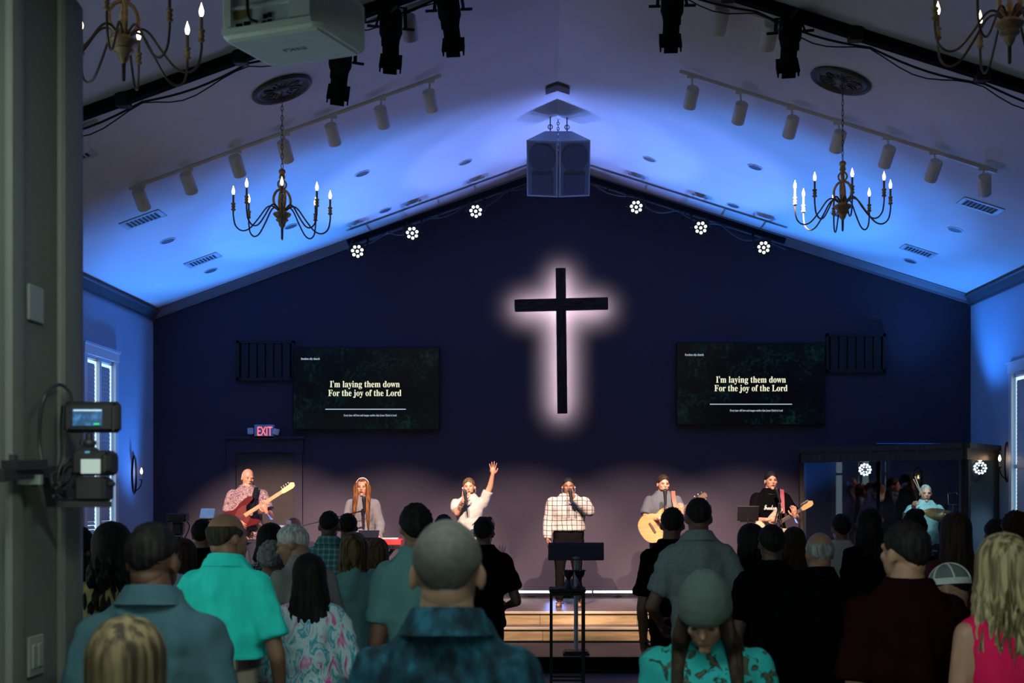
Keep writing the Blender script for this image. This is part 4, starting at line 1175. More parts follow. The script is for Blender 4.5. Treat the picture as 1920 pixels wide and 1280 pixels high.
for (px, py, D, r, tilt, lb) in ((1768, 965, 17.12, .25, (.12, -.42, 1), 'bronze ride cymbal in front of the drummer'), (1628, 985, 18.12, .2, (.1, -.3, 1), 'small crash cymbal left in the booth')):
    c = P(px, py, D); fr = frame(c, tilt)
    o = thing('cymbal', lb, 'cymbal', (c.x, c.y, .34), group='drum kit')
    MB().at(fr).lathe([(r, -.012), (r * .6, .004), (.05, .012), (.035, .028), (.005, .034)], 32, caps=False).build('bronze_disc', M_cym, o, 60, world=True)
    MB().cyl(c + Vector((0, 0, .06)), (c.x, c.y, .40), .011).cyl(c + Vector((0, 0, .03)), c + Vector((0, 0, .06)), .018).build('stand_tube', M_chrome, o, 40, world=True)
    for k in range(3):
        a = 2 * PI * k / 3 + .4
        MB().cyl((c.x, c.y, .62), (c.x + .13 * math.cos(a), c.y + .13 * math.sin(a), .352), .008, n=8).build('leg', M_black, o, 40, world=True)
o = thing('drum_stool', 'round black drum stool under the drummer', 'stool', (5.2, 17.78, .34), group='drum kit')
MB().lathe([(.16, .58), (.17, .60), (.17, .64), (.15, .66)], 20).build('seat', M_blackmat, o, 40)
MB().cyl((0, 0, .1), (0, 0, .58), .02).build('post', M_chrome, o, 40)
for k in range(3):
    a = 2 * PI * k / 3
    MB().cyl((0, 0, .25), (.22 * math.cos(a), .22 * math.sin(a), .008), .01, n=8).build('leg', M_chrome, o, 40)
c = P(1787, 937, 17.3)
o = thing('framed_panel', 'small bright-edged square frame behind the booth glass', 'frame', (c.x, c.y, c.z - .08))
MB().tube([c + Vector(q) for q in ((.06, 0, .07), (.05, 0, .10), (-.07, 0, .09), (-.06, 0, -.06), (.06, 0, -.055))], .006, 6).build('wire', M_chrome, o, 40, world=True)
MB().cyl(c + Vector((0, 0, -.06)), (c.x, c.y + .05, .345), .008).build('post', M_black, o, 40, world=True)

# ------------------------------------------------------------------ stage gear
M_mic = mat('microphone_black', (.006, .007, .012), .6, spec=.15); M_mesh = mat('microphone_grille', (.02, .022, .03), .6, .3, spec=.2)
def mic_mesh(mb1, mb2, tip, direction):
    """tip = ball centre, direction = from ball to tail"""
    fr = frame(tip, direction)
    mb2.at(fr).ell((0, 0, 0), (.026, .026, .028), 14, 8)
    mb1.at(fr).lathe([(.026, .018), (.027, .03), (.022, .045), (.017, .17), (.015, .18)], 12)
def microphone(tip, direction, label):
    a, b = MB(), MB(); tip = Vector(tip)
    mic_mesh(a, b, tip, direction)
    o = thing('microphone', label, 'microphone', tuple(tip))
    a.build('handle', M_mic, o, 40, world=True); b.build('grille_ball', M_mesh, o, 60, world=True)
    return o
def mic_stand(tip, direction, base, joint, label, ground=.34):
    tip = Vector(tip); base = Vector(base); joint = Vector(joint)
    o = thing('microphone_stand', label, 'microphone stand', tuple(base))
    tail = tip + Vector(direction).normalized() * .16
    a, b = MB(), MB(); mic_mesh(a, b, tip, direction)
    m = a.build('microphone', M_mic, o, 40, world=True); bb = b.build('grille_ball', M_mesh, m, 60); bb.data.transform(WM[o].inverted())
    MB().lathe([(.14, 0), (.14, .012), (.03, .03), (.014, .04)], 20, Matrix.Translation(base)).build('foot', M_black, o, 40, world=True)
    MB().cyl(base + Vector((0, 0, .03)), joint, .011).build('pole', M_black, o, 40, world=True)
    if (joint - tail).length > .05:
        dv = (joint - tail).normalized()
        MB().cyl(tail, joint + dv * .35, .009).ell(joint, (.022, .022, .022), 10, 6).build('boom', M_black, o, 40, world=True)
    MB().tube(smooth_path([tail, tail + Vector((0, -.03, -.12)), joint + Vector((.02, -.03, -.1)), base + Vector((.03, -.02, .5)), base + Vector((.05, -.02, .02))], 6), .004, 5).build('cable', M_cable, o, 50, world=True)
def tablet_stand(c, base, label, mt=None, w_=.27, h_=.2, tilt=.35, cat='music stand'):
    c = Vector(c); base = Vector(base)
    o = thing('tablet_stand', label, cat, tuple(base))
    m = Matrix.Translation(c) @ Matrix.Rotation(tilt, 4, 'X')
    MB().at(m).bbox((0, 0, 0), (w_, .014, h_), .005).build('tablet', mt or M_black, o, 30, world=True)
    MB().at(m).box((0, .012, -.02), (.10, .02, .08)).box((0, .0, -h_ / 2 - .008), (w_ * .7, .03, .012)).build('holder', M_black, o, None, world=True)
    MB().cyl(c + Vector((0, .02, -.02)), base + Vector((0, 0, .1)), .010).build('pole', M_black, o, 40, world=True)
    for k in range(3):
        a = 2 * PI * k / 3 + .5
        MB().cyl(base + Vector((0, 0, .22)), base + Vector((.2 * math.cos(a), .2 * math.sin(a), .008)), .008, n=8).build('leg', M_black, o, 40, world=True)
YS = 16.75
mic_stand(P(682, 934, 16.35), (.1, -.3, -1), P(598, 1120, 16.35), P(608, 975, 16.35), 'black boom microphone stand reaching to the singer at the keyboard')
mic_stand(P(1247, 920, 16.35), (0, -.3, -1), (P(1247, 0, 16.3).x, 16.3, .34), P(1247, 945, 16.3), 'straight microphone stand before the acoustic guitarist')
mic_stand(P(1456, 917, 16.4), (.25, -.2, -1), (P(1466, 0, 16.3).x, 16.3, .34), P(1461, 945, 16.32), 'microphone stand before the electric guitarist')
tablet_stand(P(1403, 962, 16.1), (P(1403, 0, 16.1).x, 16.2, .34), 'black tablet on a stand left of the electric guitarist')
tablet_stand(P(1292, 968, 16.1), (P(1297, 0, 16.1).x, 16.2, .34), 'black tablet on a stand right of the acoustic guitarist', w_=.12, h_=.1)
tablet_stand(P(691, 1001, 16.0), (P(691, 0, 16.0).x, 16.22, .34), 'black tablet on a stand over the red keyboard', w_=.26, h_=.14, tilt=-.9)
tablet_stand(P(389, 962, 15.0), (P(389, 0, 15.0).x, 15.0, 0), 'glossy tablet on a stand at the left of the stage', mat('tablet_glass', (.02, .05, .12), .08), .17, .14, -.6)
# red stage keyboard
kz = P(0, 1016, 16.25).z
kx0, kx1 = P(628, 0, 16.25).x, P(753, 0, 16.25).x
kb = thing('stage_keyboard', 'red stage keyboard on a black folding stand', 'keyboard', ((kx0 + kx1) / 2, 16.32, .34))
M_red = mat('keyboard_red', (.55, .03, .035), .4); M_keyw = mat('white_keys', (.7, .7, .68), .3)
cxk = (kx0 + kx1) / 2
MB().bbox((cxk, 16.32, kz), (kx1 - kx0, .30, .075), .008).build('case', M_red, kb, 30, world=True)
MB().box((cxk, 16.165, kz - .06), (kx1 - kx0 - .02, .01, .05)).build('back_panel', M_black, kb, None, world=True)
for k in range(14):
    MB().box((kx1 - .1 - .04 * k, 16.158, kz - .055), (.018, .008, .018)).build('socket', M_chrome, kb, None, world=True)
for k in range(24):
    MB().box((kx0 + .06 + (kx1 - kx0 - .12) * (k + .5) / 24, 16.40, kz + .042), ((kx1 - kx0 - .12) / 24 - .002, .13, .015)).build('key', M_keyw, kb, None, world=True)
for s in (-1, 1):
    MB().bar((cxk + s * .3, 16.25, .355), (cxk - s * .3, 16.25, kz - .1), .03, .03).bar((cxk + s * .3, 16.42, .355), (cxk - s * .3, 16.42, kz - .1), .03, .03).build('stand_leg', M_black, kb, None, world=True)
for yy in (16.25, 16.42):
    pass
MB().box((cxk + .3, 16.33, kz - .075), (.04, .3, .06)).box((cxk - .3, 16.33, kz - .075), (.04, .3, .06)).build('stand_top', M_black, kb, None, world=True)
# video camera on tripod near the left wall
D = 13.6
c = P(334, 970, D)
o = thing('tripod_camera', 'black video camera on a tripod near the left stage corner', 'camera', (c.x, D, ZF))
MB().bbox(c, (.20, .16, .09), .01).cyl(c + Vector((.02, .08, 0)), c + Vector((.02, .24, 0)), .04, n=14).bbox(c + Vector((-.06, 0, .0)), (.10, .05, .085), .008).build('camera_body', M_rigb, o, 30, world=True)
MB().bbox(c + Vector((0, 0, -.12)), (.12, .12, .14), .02).cyl(c + Vector((0, 0, -.2)), c + Vector((0, 0, -.32)), .03).cyl(c + Vector((.02, 0, -.14)), c + Vector((.12, -.25, -.22)), .008).build('tripod_head', M_rigb, o, 30, world=True)
MB().tube(smooth_path([c + Vector((.09, 0, -.03)), c + Vector((.12, 0, -.1)), c + Vector((.07, 0, -.22))], 6), .006, 5).build('cable', M_cable, o, 50, world=True)
for k in range(3):
    a = 2 * PI * k / 3 + .6
    MB().cyl(c + Vector((0, 0, -.3)), (c.x + .4 * math.cos(a), D + .4 * math.sin(a), ZF + .01), .014, n=8).build('leg', M_rigb, o, 40, world=True)

# ---- stringed instruments; local frame: x along the neck, z across, y depth (front = -y)
def instrument(kind, label, origin, ang, yaw=0.0):
    """origin: middle of the body, on the front face"""
    M4 = Matrix.Translation(origin) @ Matrix.Rotation(yaw, 4, 'Z') @ Matrix.Rotation(-ang, 4, 'Y')
    o = thing({'acoustic': 'acoustic_guitar', 'bass': 'bass_guitar', 'electric': 'electric_guitar'}[kind], label, 'guitar', tuple(Vector(origin) - Vector((0, 0, .3))))
    def closed(ctrl, n=5):
        pts = [Vector((a, 0, b)) for a, b in ctrl]; N = len(pts); out = []
        for i in range(N):
            p0, p1, p2, p3 = pts[i - 1], pts[i], pts[(i + 1) % N], pts[(i + 2) % N]
            for k in range(n):
                t = k / n
                q = .5 * ((2 * p1) + (p2 - p0) * t + (2 * p0 - 5 * p1 + 4 * p2 - p3) * t * t + (3 * p1 - p0 - 3 * p2 + p3) * t ** 3)
                out.append((q.x, q.z))
        return out
    M_neck = mat('maple_neck', (.44, .28, .13), .4, var=.08); M_fb = mat('rosewood', (.07, .035, .02), .5); M_str = mat('steel_strings', (.6, .58, .55), .3, 1.0)
    if kind == 'acoustic':
        M_top = wood_mat('spruce_top', (.36, .20, .08), (.45, .27, .12), 4, (1, 8, 8), .35)
        out = closed([(-.25, 0), (-.22, -.13), (-.11, -.195), (.0, -.165), (.06, -.13), (.14, -.145), (.22, -.12), (.245, 0), (.22, .12), (.14, .145), (.06, .13), (0, .165), (-.11, .195), (-.22, .13)])
        MB().at(M4).prism(out, .10).build('body', mat('mahogany_sides', (.16, .06, .025), .4), o, 40, world=True)
        MB().at(M4).prism([(x * .985, z * .985) for x, z in out], .004, Matrix.Translation((0, -.004, 0))).build('soundboard', M_top, o, None, world=True)
        q = Matrix.Translation((.10, -.0045, 0)) @ Matrix.Rotation(PI / 2, 4, 'X')
        MB().at(M4).lathe([(.001, .0), (.05, .0005)], 24, q, caps=False).build('sound_hole', M_blackmat, o, None, world=True)
        MB().at(M4).torus((.10, -.005, 0), .054, .003, (0, 1, 0), 24, 5).build('rosette', M_fb, o, 40, world=True)
        MB().at(M4).bbox((-.08, -.010, 0), (.03, .012, .15), .003).build('bridge', M_fb, o, 30, world=True)
        n0, n1, hw = .20, .56, .024; dots = 12; tail = -.08
        M_headst = M_fb; hl = .17
    else:
        big = 1.12 if kind == 'bass' else 1.0
        out = closed([(-.19, .02), (-.175, -.11), (-.09, -.165), (.0, -.12), (.08, -.135), (.165, -.155), (.20, -.125), (.14, -.075), (.12, -.02), (.13, .05), (.17, .085), (.27, .115), (.25, .16), (.13, .155), (.02, .125), (-.09, .16), (-.17, .12)])
        out = [(x * big, z * big) for x, z in out]
        mb_ = mat('bass_red', (.07, .003, .005), .2) if kind == 'bass' else mat('guitar_cream', (.42, .35, .25), .3)
        MB().at(M4).prism(out, .042).build('body', mb_, o, 40, world=True)
        pg = closed([(-.08, -.10), (.03, -.10), (.11, -.06), (.13, .03), (.16, .10), (.06, .10), (-.02, .05), (-.06, -.02)])
        MB().at(M4).prism([(x * big, z * big) for x, z in pg], .003, Matrix.Translation((0, -.003, 0))).build('pickguard', mat('guard_tortoise', (.10, .015, .015), .25) if kind == 'bass' else mat('guard_white', (.75, .70, .62), .3), o, None, world=True)
        for x in ((-.02,) if kind == 'bass' else (-.06, .0, .06)):
            MB().at(M4).bbox((x, -.008, 0), (.028 if kind != 'bass' else .05, .012, .08), .003).build('pickup', M_black, o, 30, world=True)
        MB().at(M4).bbox((-.12, -.008, 0), (.035, .012, .085), .003).build('bridge', M_str, o, 30, world=True)
        for k in range(2 if kind != 'bass' else 3):
            MB().at(M4).lathe([(.012, 0), (.010, .016)], 12, Matrix.Translation((-.06 - .03 * k, -.003, -.105 * big + .004 * k)) @ Matrix.Rotation(PI / 2, 4, 'X')).build('control_knob', M_str, o, 40, world=True)
        n0, n1, hw = .10, (.66 if kind == 'bass' else .48), .024; dots = 12; tail = -.12
        M_headst = M_neck; hl = .19 if kind == 'bass' else .165
    mfb = M_neck if kind == 'bass' else M_fb
    MB().at(M4).add([(n0, -.012, -hw * 1.15), (n1, -.012, -hw * .85), (n1, -.012, hw * .85), (n0, -.012, hw * 1.15), (n0, .016, -hw), (n1, .016, -hw * .7), (n1, .016, hw * .7), (n0, .016, hw)],
                    [(0, 1, 2, 3), (7, 6, 5, 4), (0, 4, 5, 1), (1, 5, 6, 2), (2, 6, 7, 3), (3, 7, 4, 0)]).build('neck', M_neck, o, None, world=True)
    MB().at(M4).box(((n0 + n1) / 2, -.0145, 0), (n1 - n0, .005, hw * 1.85)).build('fingerboard', mfb, o, None, world=True)
    for k in range(12):
        MB().at(M4).box((n1 - (n1 - n0) * (1 - .9 ** (k + 1)) * 1.2, -.0175, 0), (.003, .002, hw * 1.8)).build('fret', M_str, o, None, world=True)
    if kind == 'acoustic':
        hs = [(0, -.022), (hl, -.034), (hl + .01, 0), (hl, .034), (0, .022)]
    else:
        hs = [(0, -.022), (.03, -.03), (hl * .8, -.035), (hl, -.02), (hl + .01, .02), (hl - .03, .045), (hl - .06, .03), (.05, .032), (0, .022)]
    MB().at(M4).prism(hs, .016, Matrix.Translation((n1, -.008, 0))).build('headstock', M_headst, o, None, world=True)
    npg = 4 if kind == 'bass' else 6
    for k in range(npg):
        if kind == 'acoustic': x = n1 + .035 + .05 * (k // 2); z = (-1) ** k * .045
        else: x = n1 + .03 + (hl - .05) * k / npg; z = .048
        MB().at(M4).cyl((x, 0, z - .015 * (1 if z > 0 else -1)), (x, 0, z), .004, n=6).ell((x, 0, z + .008 * (1 if z > 0 else -1)), (.008, .005, .009), 8, 5).build('tuning_peg', M_str, o, 40, world=True)
    for k in range(4 if kind == 'bass' else 6):
        z = (k - (1.5 if kind == 'bass' else 2.5)) * (.013 if kind == 'bass' else .0085)
        MB().at(M4).cyl((tail, -.02, z), (n1, -.02, z * .8), .0012, n=4).build('string', M_str, o, None, world=True)
    return o, M4
BASS, M_BASS = instrument('bass', 'dark red bass guitar with a maple neck, worn by the bald bass player', P(447, 974, 16.45), math.radians(32.5))
ACO, M_ACO = instrument('acoustic', 'pale spruce acoustic guitar worn by the guitarist in grey', P(1233, 983, 16.42), math.radians(32))
ELE, M_ELE = instrument('electric', 'cream electric guitar worn by the guitarist in a black tee', P(1443, 991, 16.42), math.radians(31.5))
# ------------------------------------------------------------------ people
JOBS = []          # (MB, voxel, smooth iterations) -> arrays, filled in one evaluation
def job(mb, vox, it):
    JOBS.append([mb, vox, it, None]); return len(JOBS) - 1
def run_jobs():
    tmp = []
    for j in JOBS:
        me = j[0].mesh('tmp'); o = bpy.data.objects.new('tmp', me); link(o)
        r = o.modifiers.new('r', 'REMESH'); r.mode = 'VOXEL'; r.voxel_size = j[1]; r.adaptivity = 0
        s = o.modifiers.new('s', 'SMOOTH'); s.factor = .5; s.iterations = j[2]
        tmp.append(o)
    bpy.context.view_layer.update()
    dg = bpy.context.evaluated_depsgraph_get()
    for j, o in zip(JOBS, tmp):
        e = o.evaluated_get(dg); me = e.to_mesh()
        n = len(me.vertices); a = np.empty(n * 3); me.vertices.foreach_get('co', a)
        j[3] = (a.reshape(-1, 3), [tuple(p.vertices) for p in me.polygons])
        e.to_mesh_clear()
    for o in tmp:
        me = o.data; bpy.data.objects.remove(o); bpy.data.meshes.remove(me)

def loft(mb, rings, n=20, p=2.4):
    """rings: (cx, cy, z, rx, ry) superellipses, bottom to top"""
    vs = []; fs = []
    for (cx, cy, z, rx, ry) in rings:
        for i in range(n):
            a = 2 * PI * i / n; c, s = math.cos(a), math.sin(a)
            vs.append((cx + rx * math.copysign(abs(c) ** (2 / p), c), cy + ry * math.copysign(abs(s) ** (2 / p), s), z))
    for k in range(len(rings) - 1):
        for i in range(n):
            j = (i + 1) % n; fs.append((k * n + i, k * n + j, k * n + n + j, k * n + n + i))
    fs.append(tuple(reversed(range(n)))); fs.append(tuple(range((len(rings) - 1) * n, len(rings) * n)))
    return mb.add(vs, fs)

TOR = [(.48, .135, .10), (.52, .160, .114), (.56, .163, .114), (.61, .148, .108), (.66, .148, .110), (.71, .162, .117), (.765, .176, .113), (.805, .172, .096), (.832, .128, .078), (.853, .088, .070), (.872, .068, .064)]
def torso(mb, H, wd, belly, infl=0.0, zlo=None, zhi=None, bust=0.0, lean=0.0, flare=0.0):
    k = H / 1.75; rings = []
    zlo = zlo if zlo is not None else .48
    zs = sorted({z for z, _, _ in TOR if zlo <= z} | {zlo})
    zf = [t[0] for t in TOR]
    for z in zs:
        rx = float(np.interp(z, zf, [t[1] for t in TOR])); ry = float(np.interp(z, zf, [t[2] for t in TOR]))
        b = max(0, 1 - abs(z - .62) / .11) * (belly - 1)
        bu = max(0, 1 - abs(z - .735) / .05) * bust
        fl = flare * max(0, (.62 - z) / .14)
        rings.append((0, -(b * .05 + bu * .5) * k + lean * max(0, z - .52) * -H, z * H, (rx * wd * (1 + .45 * b) + infl + fl) * k, (ry * (1 + .55 * b) * (.5 + .5 * wd) + bu * .5 + infl + fl) * k))
    return loft(mb, rings)

def finger_hand(mb, W, dirv, palmn, thumb, curl=.5, spread=.06, k=1.0):
    """five separate fingers on a palm. dirv along the hand, palmn where the palm looks, thumb=+1/-1 side"""
    z = Vector(dirv).normalized(); y = Vector(palmn); y = (y - z * y.dot(z)).normalized(); x = y.cross(z)
    M = Matrix((x, y, z)).transposed().to_4x4(); M.translation = Vector(W)
    old = mb.m; mb.m = old @ M @ Matrix.Scale(k, 4)
    mb.capsule((0, 0, -.02), (0, 0, .03), .027, .026, 10, 3)
    mb.ell((0, 0, .05), (.043, .017, .05), 12, 8)
    for i, L in enumerate((.066, .078, .073, .056)):
        xx = (-.031 + .0205 * i) * (-thumb if thumb < 0 else -1) * -1
        xx = (.031 - .0205 * i) * thumb
        p = Vector((xx, .0, .088 - .006 * abs(i - 1.3))); a = 0.0
        fan = (1.5 - i) * spread * thumb
        for sgm, fr in enumerate((.45, .32, .25)):
            a += curl * (.55 if sgm == 0 else .9)
            d = Vector((math.sin(fan) * math.cos(a), math.sin(a), math.cos(a) * math.cos(fan)))
            q = p + d * L * fr * 1.1
            mb.capsule(p, q, .0095 - .001 * sgm, .0088 - .001 * sgm, 8, 2); p = q
    p = Vector((.032 * thumb, .008, .012))
    d1 = Vector((.62 * thumb, .25 + .35 * min(1, curl), .70)).normalized(); q = p + d1 * .042
    mb.capsule(p, q, .014, .0115, 8, 2)
    d2 = Vector((.30 * thumb * (1 - .8 * min(1, curl)), .25 + .6 * min(1, curl), .85)).normalized()
    mb.capsule(q, q + d2 * .034, .011, .009, 8, 2)
    mb.m = old

def head_prims(mb, M, s=1.0, ears=True, face=True):
    old = mb.m; mb.m = M @ Matrix.Scale(s, 4)
    mb.ell((0, .012, .025), (.076, .096, .092), 24, 16)
    mb.ell((0, -.026, -.036), (.062, .066, .080), 20, 14)
    mb.ell((0, .03, -.045), (.058, .062, .06), 16, 10)
    if face:
        mb.capsule((0, -.086, .014), (0, -.104, -.020), .009, .0135, 8, 3)
        mb.capsule((-.036, -.078, .024), (.036, -.078, .024), .013, .013, 8, 3)
        mb.ell((0, -.086, -.056), (.026, .013, .014), 12, 8)
        mb.ell((0, -.078, -.098), (.024, .018, .018), 12, 8)
        for sx in (-1, 1): mb.ell((sx * .038, -.066, -.016), (.022, .02, .022), 10, 8)
    if ears:
        for sx in (-1, 1):
            mb.ell((sx * .078, .014, -.012), (.008, .017, .030), 12, 8, (0, 0, sx * .45))
    mb.m = old

def hair_cap(t=.10, f=.55, s=-.1, b=-.95, top=None, rough=.012, seed=0, up=0.0, soft=.5, n=52, m=34, c=(0, .012, .025), r=(.077, .097, .093)):
    """close cap of hair; f, s, b: hairline elevation (rad) at front, side, back; top: bald above this elevation"""
    mb = MB(); vs = []; fs = []; rg = random.Random(seed); ph = rg.random() * 10
    for j in range(m + 1):
        el = -PI / 2 + PI * j / m
        for i in range(n):
            az = 2 * PI * i / n                       # 0 = front (-y)
            ca = math.cos(az)
            line = (s + (f - s) * ca ** 2 * (1 if ca > 0 else 0) + (b - s) * ca ** 2 * (1 if ca < 0 else 0))
            mk = min(1, max(0, (el - line) / soft + .35)); mk = mk * mk * (3 - 2 * mk)
            if top is not None:
                lim = top - .5 * max(0, ca) 
                mk *= min(1, max(0, (lim - el) / .25 + .5))
            d = Vector((math.sin(az) * math.cos(el), -ca * math.cos(el), math.sin(el)))
            nz = noise.noise(Vector((d.x * 9 + ph, d.y * 9, d.z * 9))) * rough * 6
            k = .955 + (t + .045 + nz) * mk
            q = Vector((c[0] + d.x * r[0] * k, c[1] + d.y * r[1] * k, c[2] + d.z * r[2] * k))
            if d.z > 0: q.z += up * d.z * mk
            vs.append(q)
    for j in range(m):
        for i in range(n):
            k = (i + 1) % n
            fs.append((j * n + i, j * n + k, j * n + n + k, j * n + n + i))
    return mb.add(vs, fs)

def hair_long(L=.30, wb=.10, tip=.05, wave=.012, seed=0, open_=.95, back=.07, puff=.12, n=80, m=34, front_drop=0.0):
    """hair falling behind the face; L below head centre, wb half width near the ends"""
    mb = MB(); vs = []; fs = []; rg = random.Random(seed); ph = rg.random() * 20
    z0 = .025 + .093 * (1 + puff)
    for j in range(m + 1):
        u = j / m
        for i in range(n):
            az = 2 * PI * i / n; ca, sa = math.cos(az), math.sin(az)
            nzl = noise.noise(Vector((math.cos(az) * 5 + ph, math.sin(az) * 5, 0)))
            zb = -L * (1 + .07 * nzl)
            z = z0 + (zb - z0) * (u ** 1.0)
            if z > .0:
                q = max(0, 1 - ((z - .025) / (z0 - .025)) ** 2) if z > .025 else 1
                rx = .077 * (1 + puff) * math.sqrt(q); ry = .097 * (1 + puff) * math.sqrt(q); cy = .012
            else:
                v = min(1, -z / max(.01, L)); e = v * v * (3 - 2 * v)
                rx = .077 * (1 + puff) + (wb - .077 * (1 + puff)) * e
                ry = .097 * (1 + puff) + (.055 - .097 * (1 + puff)) * e
                cy = .012 + back * e
                tp = max(0, (v - .75) / .25); rx *= 1 - .35 * tp * tip / .05; ry *= 1 - .3 * tp
            st = 1 + .022 * noise.noise(Vector((ca * 16 + ph, sa * 16, z * 4))) + .012 * noise.noise(Vector((ca * 40, sa * 40 + ph, z * 3)))
            wv = wave * math.sin(z * 38 + nzl * 6 + ph) * min(1, max(0, -z * 8))
            x = (rx * st + wv) * sa; y = cy - (ry * st + wv) * ca
            if ca > math.cos(open_) and z < .085 + .03 * (1 - ca):          # face opening
                y = max(y, -.02 if z > -.06 else .02)
                x *= .86
            vs.append((x, y, z))
    for j in range(m):
        for i in range(n):
            k = (i + 1) % n
            fs.append((j * n + i, j * n + n + i, j * n + n + k, j * n + k))
    fs.append(tuple(range(m * n, m * n + n)))
    return mb.add(vs, fs)

def hair_mat(name, c0, c1, sc=55):
    if name in MATS: return MATS[name]
    return ramp_mat(name, [(.35, c0), (.65, c1)], 'noise', sc, .65, (1, 1, .06), 3, .35)
def fabric(name, col, bump=.25, var=.10):
    return mat('cloth_' + name, col, .9 if max(col) > .02 else 1.0, var=var, scale=14, bump=.55, bscale=9, stretch=(1, 1, .45), spec=.15 if max(col) > .02 else 0.0, bdist=.03)
def skin_mat(name, col):
    return mat('skin_' + name, col, .5, var=.07, scale=18, bump=.05, bscale=60)
SK = {'fair': (.44, .22, .14), 'tan': (.26, .14, .085), 'red': (.44, .19, .12), 'olive': (.22, .13, .085), 'brown': (.17, .075, .045), 'dark': (.09, .042, .026)}
M_eye = mat('eye_dark', (.02, .015, .012), .3); M_mouth = mat('mouth_dark', (.10, .025, .02), .5)
M_trou = fabric('black_trousers', (.0045, .0045, .005)); M_jean = fabric('dark_jeans', (.02, .025, .04)); M_shoe = mat('shoe_leather', (.012, .010, .010), .5)

